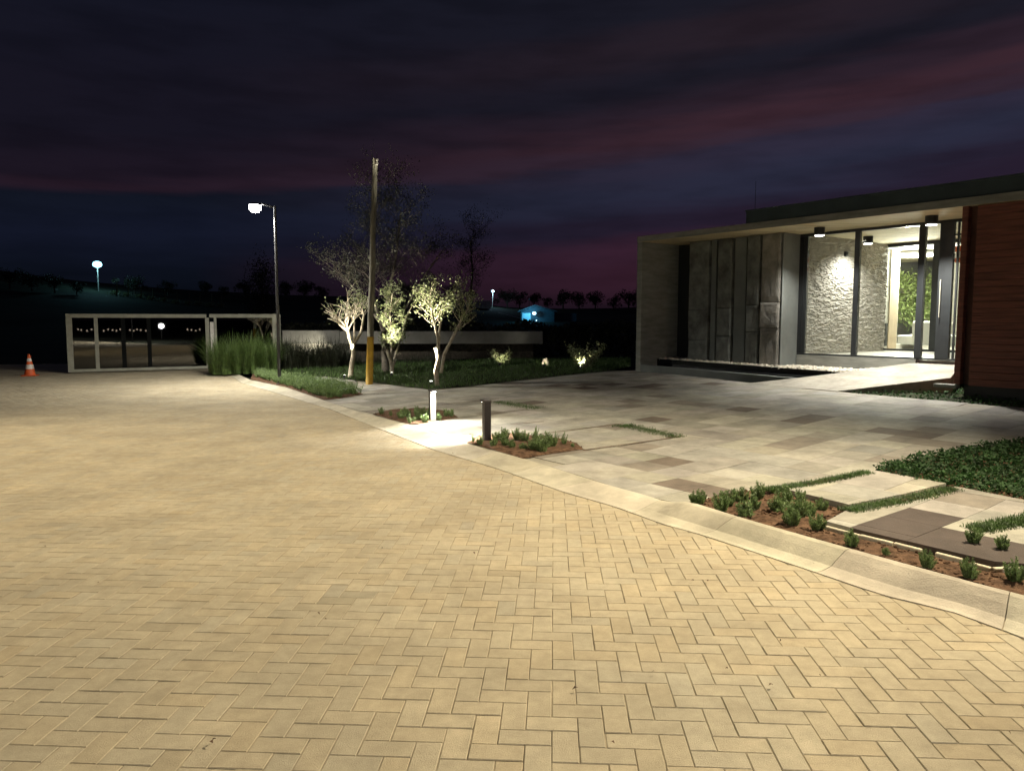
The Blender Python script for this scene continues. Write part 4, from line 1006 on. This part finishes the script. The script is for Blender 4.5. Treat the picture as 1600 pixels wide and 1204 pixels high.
# sunken bed right of the walkway
bedR = PX([(1312, 612.5), (1600, 638), (1900, 665), (2000, 640), (1600, 600), (1490, 592)])
sheet('soil', bedR, 'dirt', -.05, .25, .02, .2)
b = MB(); rr = random.Random(15)
for x, y in pts_in(bedR, 3500, rr): an = rr.uniform(0, 6.28); b.leaf((x, y, zp(x, y) - .04 + rr.uniform(0, .05)), (math.cos(an), math.sin(an), rr.uniform(0, .8)), .05, .03, rr)
b.build('ground_cover', 'cover', kind='stuff', label='dark leafy bed under the red timber wall beside the walkway', category='ground cover')

# sill and interior floor
b = MB(); b.fbox(TL - .12, T(1430, SG), SG - .06, SG + .06, ZF - .2, zg0 - .006); hb(b, 'sill_wall', 'conc')
b = MB(); b.fbox(TL - .25, TE, SG + .062, 11.3, zg0 - .2, zg0 - .01); hb(b, 'floor', 'floor')
# entrance glazing
def fr(b, x0, x1, s, d=.06, z0=None, z1=None): b.fbox(T(x0, s), T(x1, s), s - d / 2, s + d / 2, z0 if z0 is not None else zg0 + .03, z1 if z1 is not None else zsoff - .058)
b = MB(); b.fbox(TL - .13, TR + .8, SG - .04, SG + .04, zg0 - .004, zg0 + .028); b.fbox(TL - .13, TR + .8, SG - .04, SG + .04, zsoff - .056, zsoff - .003)
fr(b, 1251, 1256, SG); fr(b, 1328.5, 1336, SG, .08); fr(b, 1427, 1436.5, SG, .10); hb(b, 'window_frame', 'frame')
b2 = MB(); b2.fbox(TL - .139, TL - .04, SG - .03, SG + .03, zg0 + .03, zsoff - .06); hb(b2, 'frame_cover', 'black')
for x0, x1 in ((1256, 1328.5), (1336, 1427), (1436.5, 1459)):
    b = MB(); b.fbox(T(x0, SG) + .001, T(x1, SG) - .001, SG - .006, SG + .006, zg0 + .029, zsoff - .057); hb(b, 'window_pane', 'glass')
b = MB(); fr(b, 1459, 1480, SG, .09); door = hb(b, 'door', 'frame')
b = MB(); hb_ = b; fr(b, 1461, 1462.2, SG - .1, .02, zg0 + .8, zg0 + 1.5)
handle = b.build('door_handle', 'gate'); handle.parent = door
b = MB()
for x0, x1 in ((1485, 1487.5), (1493.5, 1495)): fr(b, x0, x1, SG, .05)
zt_ = zsoff - .3; b.fbox(T(1480, SG), TR + .7, SG - .02, SG + .02, zt_, zt_ + .03); hb(b, 'side_light_bars', 'frame')
b = MB(); b.fbox(T(1480, SG) + .001, TR + .7, SG + .028, SG + .036, zg0 + .029, zsoff - .057); hb(b, 'window_pane', 'glass')
# split-face stone wall running inwards from the glass
b = MB(); t_w = TL; L_w = SB - SG - .05; Hh = zsoff - .004 - (zg0 - .01); nx, nz_c = int(L_w / .018), int(Hh / .013)
srr = random.Random(8); rows = []
z_ = 0; rowb = []
while z_ < Hh:
    h_ = srr.choice([.05, .075, .1, .06]); cells = []; x_ = -srr.uniform(0, .2)
    while x_ < L_w: w_ = srr.uniform(.10, .34); cells.append((x_, x_ + w_, srr.uniform(0, .032), srr.uniform(-.12, .12))); x_ += w_
    rowb.append((z_, z_ + h_, cells)); z_ += h_
def dep(x, z):
    a_ = noise.noise(Vector((x * 5, z * 13, 1))); c_ = noise.noise(Vector((x * 13 + a_ * 2, z * 30, 4))); d_ = noise.noise(Vector((x * 34, z * 50, 8)))
    return .03 + .016 * a_ + .022 * max(-.4, min(.4, c_ * 2.2)) + .006 * d_
base = len(b.v)
for k in range(nz_c + 1):
    for i in range(nx + 1):
        x, z = L_w * i / nx, Hh * k / nz_c; q = Fp(t_w + dep(x, z), SG + .05 + x, zg0 - .01 + z); b.v.append(tuple(q))
for k in range(nz_c):
    for i in range(nx):
        n0 = k * (nx + 1) + i; b.f.append((n0, n0 + 1, n0 + nx + 2, n0 + nx + 1)); b.c.append(None); b.mi.append(0)
b.fbox(t_w - .2, t_w - .002, SG + .045, SB - .01, zg0 - .2, zsoff - .004)
hb(b, 'stone_wall', 'split')
# tiny wall camera
wc = Fp(t_w + .06, SG + 1.55, zat(Fp(t_w, SG + 1.55), 397)); o = thing('wall_camera', wc, 'tiny black box fixed high on the lit stone wall', 'camera')
b = MB(); tcx, scx = TS(wc); b.fbox(tcx - .03, tcx + .03, scx - .04, scx + .04, wc.z - .05, wc.z + .05); b.build('housing', 'black', o)
b = MB(); b.fbox(tcx + .03, tcx + .036, scx - .02, scx + .02, wc.z - .02, wc.z + .02); b.build('lens', 'water', o)
# second glazing
b = MB(); t2 = T(1371, SB)
zc2 = zsoff - .05
b.fbox(t2 - .02, TE - .5, SB - .03, SB + .03, zg0, zg0 + .05); b.fbox(t2 - .02, TE - .5, SB - .03, SB + .03, zc2 - .03, zsoff - .004)
b.fbox(t2 - .02, t2 + .03, SB - .029, SB + .029, zg0 + .051, zc2 - .031)
b.fbox(T(1449, SB), T(1460, SB), SB - .04, SB + .04, zg0 + .051, zc2 - .031); hb(b, 'inner_window_frame', 'frame')
b = MB(); b.fbox(t2 + .031, TE - .5, SB + .004, SB + .012, zg0 + .051, zc2 - .031); hb(b, 'window_pane', 'glass')
# living room
SR = SB + 5.0; zce = zsoff - .09
tw = T(1374, SB + .1)
b = MB(); b.fbox(tw - .3, TE - .3, SB + .05, SR, zce, zsoff - .006); hb(b, 'room_ceiling', 'white')
def Sof(px, t):
    m = (px - CX) / F / CP; x0, y0 = A.x + E1.x * t, A.y + E1.y * t
    return (m * y0 - x0) / (D2.x - m * D2.y)
sa_, sb_ = Sof(1399, tw), Sof(1470, tw)
for q0, q1, z0_, z1_ in ((SB + .04, sa_, zg0 - .009, zce - .001), (sa_ + .001, sb_, zg0 - .009, zg0 + .14), (sb_ + .001, max(SR, sb_) + .4, zg0 - .009, zce - .001)):
    b = MB(); b.fbox(tw - .14, tw - .02, q0, q1, z0_, z1_); hb(b, 'room_side_wall', 'white')
SR = max(SR, sb_ + .4)
b = MB(); b.fbox(TE - .4, TE - .3, SB + .04, SR + .2, zg0 - .009, zce - .001); hb(b, 'room_side_wall', 'white')
b = MB(); b.fbox(tw - .019, TE - .41, SR, SR + .15, zg0 - .009, zce - .001); hb(b, 'room_back_wall', 'white')
b = MB(); b.fbox(tw - .019, tw + .0, sa_ - .5, sa_ - .06, zg0, zce - .01); hb(b, 'timber_screen', 'pale')
b = MB(); hz = zat(Fp(tw, SB + .3), 505); b.fbox(tw - .0, tw + .03, SB + .22, SB + .34, zg0 + .1, hz); hb(b, 'bar_handle', 'frame')
b = MB()
for q in (sa_ + .002, (sa_ + sb_) / 2, sb_ - .06): b.fbox(tw - .1, tw - .05, q, q + .055, zg0 + .141, zce - .002)
hb(b, 'side_window_frame', 'frame')
# dark outer skin so lamplight stays inside
b = MB(); b.fbox(TE - .28, TE, .3, 11.3, 0, zsoff - .003); hb(b, 'outer_wall', 'concd')
# sofa
ts0, ts1 = T(1398, SB + 1.2), T(1482, SB + 1.2); ss = SB + 1.2
o = thing('white_sofa', Fp((ts0 + ts1) / 2, ss, zg0), 'white sofa seen through the glass of the living room', 'sofa')
def rb(b, t0, t1, s0, s1, z0, z1): b.fbox(t0, t1, s0, s1, z0, z1)
b = MB(); rb(b, ts0, ts1, ss, ss + .9, zg0 + .12, zg0 + .36); b.build('seat', 'cloth', o, bevel=.03)
b = MB(); rb(b, ts0 + .45, ts1, ss - .22, ss - .002, zg0 + .12, zg0 + .72); b.build('backrest', 'cloth', o, bevel=.05)
b = MB(); rb(b, ts0 + .5, ts0 + 1.3, ss + .01, ss + .2, zg0 + .37, zg0 + .68); b.build('cushion', 'white', o, bevel=.04)
for q_ in (ts0 + .06, ts1 - .1):
    for s_ in (ss + .05, ss + .8): b = MB(); b.fbox(q_, q_ + .04, s_, s_ + .04, zg0 - .008, zg0 + .119); b.build('leg', 'frame', o)
# ceiling lamp
tc_, sc_ = T(1421, SB + 1.5), SB + 1.5; cpos = Fp(tc_, sc_, zce)
o = thing('ceiling_lamp', cpos, 'large round glowing ceiling lamp in the living room', 'ceiling lamp')
b = MB(); b.lathe([(.52, -.09), (.56, -.05), (.56, 0)], 28, cpos); b.build('rim', 'white', o)
b = MB(); b.lathe([(.3, -.135), (.48, -.12), (.515, -.092)], 28, cpos); b.build('diffuser', 'chand', o, smooth=True)
light('room_light', 'POINT', cpos + Vector((0, 0, -.4)), 1400, (1, .95, .83), size=.3, parent=o)
# hanging amber ornament in the hall
b = MB(); q = Fp(T(1489, SB - .6), SB - .6, 0); z1_ = zat(q, 383)
o = thing('hanging_lantern', (q.x, q.y, z1_), 'amber and white layered hanging lantern behind the door bars', 'lantern')
b.lathe([(.10, -.02), (.13, -.08), (.11, -.14)], 14, (q.x, q.y, z1_)); b.lathe([(.09, -.28), (.11, -.34), (.08, -.38)], 14, (q.x, q.y, z1_)); b.build('shade', 'amber', o, smooth=True)
b = MB(); b.lathe([(.08, -.141), (.1, -.2), (.085, -.279)], 14, (q.x, q.y, z1_)); b.build('band', 'cloth', o, smooth=True)
b = MB(); b.tube([(q.x, q.y, z1_ - .02), (q.x, q.y, zsoff - .01)], [.006, .006], 6); b.build('cord', 'frame', o)
# garden tree behind the room
gt = Fp(tw - 1.5, Sof(1428, tw - 1.5), zg0 - .45)
gtree = tree('garden_tree', gt, 'bright green bushy tree seen through the living room windows', [([(0, 0, 0), (0, 0, .5), (.05, 0, 1.0)], .07, .05, 0), ([(.03, 0, .7), (-.1, 0, 1.2), (-.2, 0, 1.9)], .04, .02, 16), ([(.03, 0, .7), (.2, 0, 1.2), (.35, 0, 1.8)], .04, .02, 16)], 41, depth=2, leafn=60, leafl=.10, leafm='greenleaf', blen=.75, spread=.9, sub_from=.1, crown_r=.28, kids=(3, 3))
light('garden_tree_light', 'SPOT', Fp(tw - .45, Sof(1412, tw - .5), zg0 - .1), 650, (1, .97, .85), target=gt + Vector((0, 0, 1.3)), size=.05, angle=120, blend=.4)
b = MB(); b.fbox(tw - 2.9, tw - 2.8, SB - 1, SR + 8, 0, zsoff + .3); b.build('courtyard_wall', 'wallc', label='plain grey courtyard wall behind the green tree', category='wall')
# downlights
def downlight(t, s, z, label, power, r=.105, ang=100):
    p = Fp(t, s, z); o = thing('downlight', p, label, 'downlight', 'cylinder downlights')
    b = MB(); b.lathe([(r, -.155), (r, 0)], 20, p); b.build('housing', 'black', o)
    b = MB(); b.lathe([(r * .8, -.168), (r * .82, -.156)], 20, p); b.build('lens', 'lens', o)
    light('downlight_beam', 'SPOT', p + Vector((0, 0, -.19)), power, (1, .96, .87), target=p + Vector((0, 0, -3)), size=.05, angle=ang, blend=.7, parent=o)
downlight(T(1272, .75), .75, zsoff - .003, 'black cylinder downlight under the porch soffit above the pebbles', 260, ang=125)
downlight(T(1443, .75), .75, zsoff - .003, 'black cylinder downlight under the porch soffit above the walkway', 900, ang=120)
downlight(T(1347, SG + 1.5), SG + 1.5, zsoff - .003, 'black cylinder downlight just inside the glass by the stone wall', 300, ang=150)
# red timber wall
zr0 = zat(Fp(TR, .05), 595)
b = MB(); tst = T(1499.5, .03); b.fbox(TR, tst, .02, .9, zr0 - .05, zsoff - .004); hb(b, 'timber_jamb', 'red', bevel=.004)
b = MB(); b.fbox(tst + .002, T(1513, .1), .14, .9, zr0 - .05, zsoff - .004); hb(b, 'shadow_groove', 'reddark')
b = MB(); t0 = T(1513, .03); z_ = zr0 - .06
k = 0
while z_ < zsoff - .02:
    z2 = min(z_ + .115, zsoff - .005); off = rnd.uniform(0, .004); b.fbox(t0, TE - .01, .03 + off, .2, z_, z2 - .006); z_ += .115
hb(b, 'timber_cladding', 'red')
b = MB(); b.fbox(TR + .1, TE - .1, .2, .9, 0, zr0 - .062); hb(b, 'plinth', 'black')
b = MB(); b.fbox(TR + .3, TE - .05, .201, .9, zr0 - .05, zsoff - .02); hb(b, 'inner_wall', 'black')
b = MB(); b.fbox(TR - .30, TR + .06, -.02, .14, zr0 - .12, zr0 - .06); hb(b, 'door_step', 'conc', bevel=.004)
b = MB(); b.tube([Fp(T(1172, 2), 2, zst), Fp(T(1172, 2), 2, zat(Fp(T(1172, 2), 2), 283))], [.008, .004], 6); hb(b, 'lightning_rod', 'frame')

# ------------------------------------------------------------------ litter of leaves
lr = random.Random(3)
spots = [(661, 719), (1272, 881), (1114, 861), (955, 808), (1080, 905), (705, 708), (780, 742), (1100, 905), (500, 958), (505, 968), (155, 912), (1030, 1052), (1200, 1067), (1270, 1055), (940, 1157), (330, 1160), (735, 866), (1215, 1000), (1570, 1140), (1130, 1045), (320, 1157), (65, 855), (600, 858), (890, 1075), (1420, 985), (1050, 793)]
for n_, (px, py) in enumerate(spots):
    p = G(px, py, .012); 
    if inside((p.x, p.y), road) is False: p = G(px, py, .05)
    b = MB()
    for k in range(1):
        an = lr.uniform(0, 6.28); q = p + Vector((lr.gauss(0, .015), lr.gauss(0, .015), 0)); d_ = Vector((math.cos(an), math.sin(an), 0)); n2 = Vector((-d_.y, d_.x, 0)); l = lr.uniform(.012, .032); w_ = l * .22
        b.face([q, q + d_ * l * .5 + n2 * w_ + Vector((0, 0, .012)), q + d_ * l + Vector((0, 0, .006)), q + d_ * l * .5 - n2 * w_ + Vector((0, 0, .01))])
    o = b.build('dead_leaf', 'leafbit'); o['label'] = 'small brown dead leaf lying on the yellowish road paving'; o['category'] = 'leaf'; o['group'] = 'dead leaves scattered on the paving'

# ------------------------------------------------------------------ render settings
S.view_settings.view_transform = 'Standard'; S.view_settings.look = 'None'; S.view_settings.exposure = 0; S.view_settings.gamma = 1
S.render.engine = 'CYCLES'
S.cycles.use_denoising = True; S.cycles.max_bounces = 8; S.cycles.transparent_max_bounces = 16
S.cycles.sample_clamp_indirect = 4; S.cycles.caustics_reflective = False; S.cycles.caustics_refractive = False
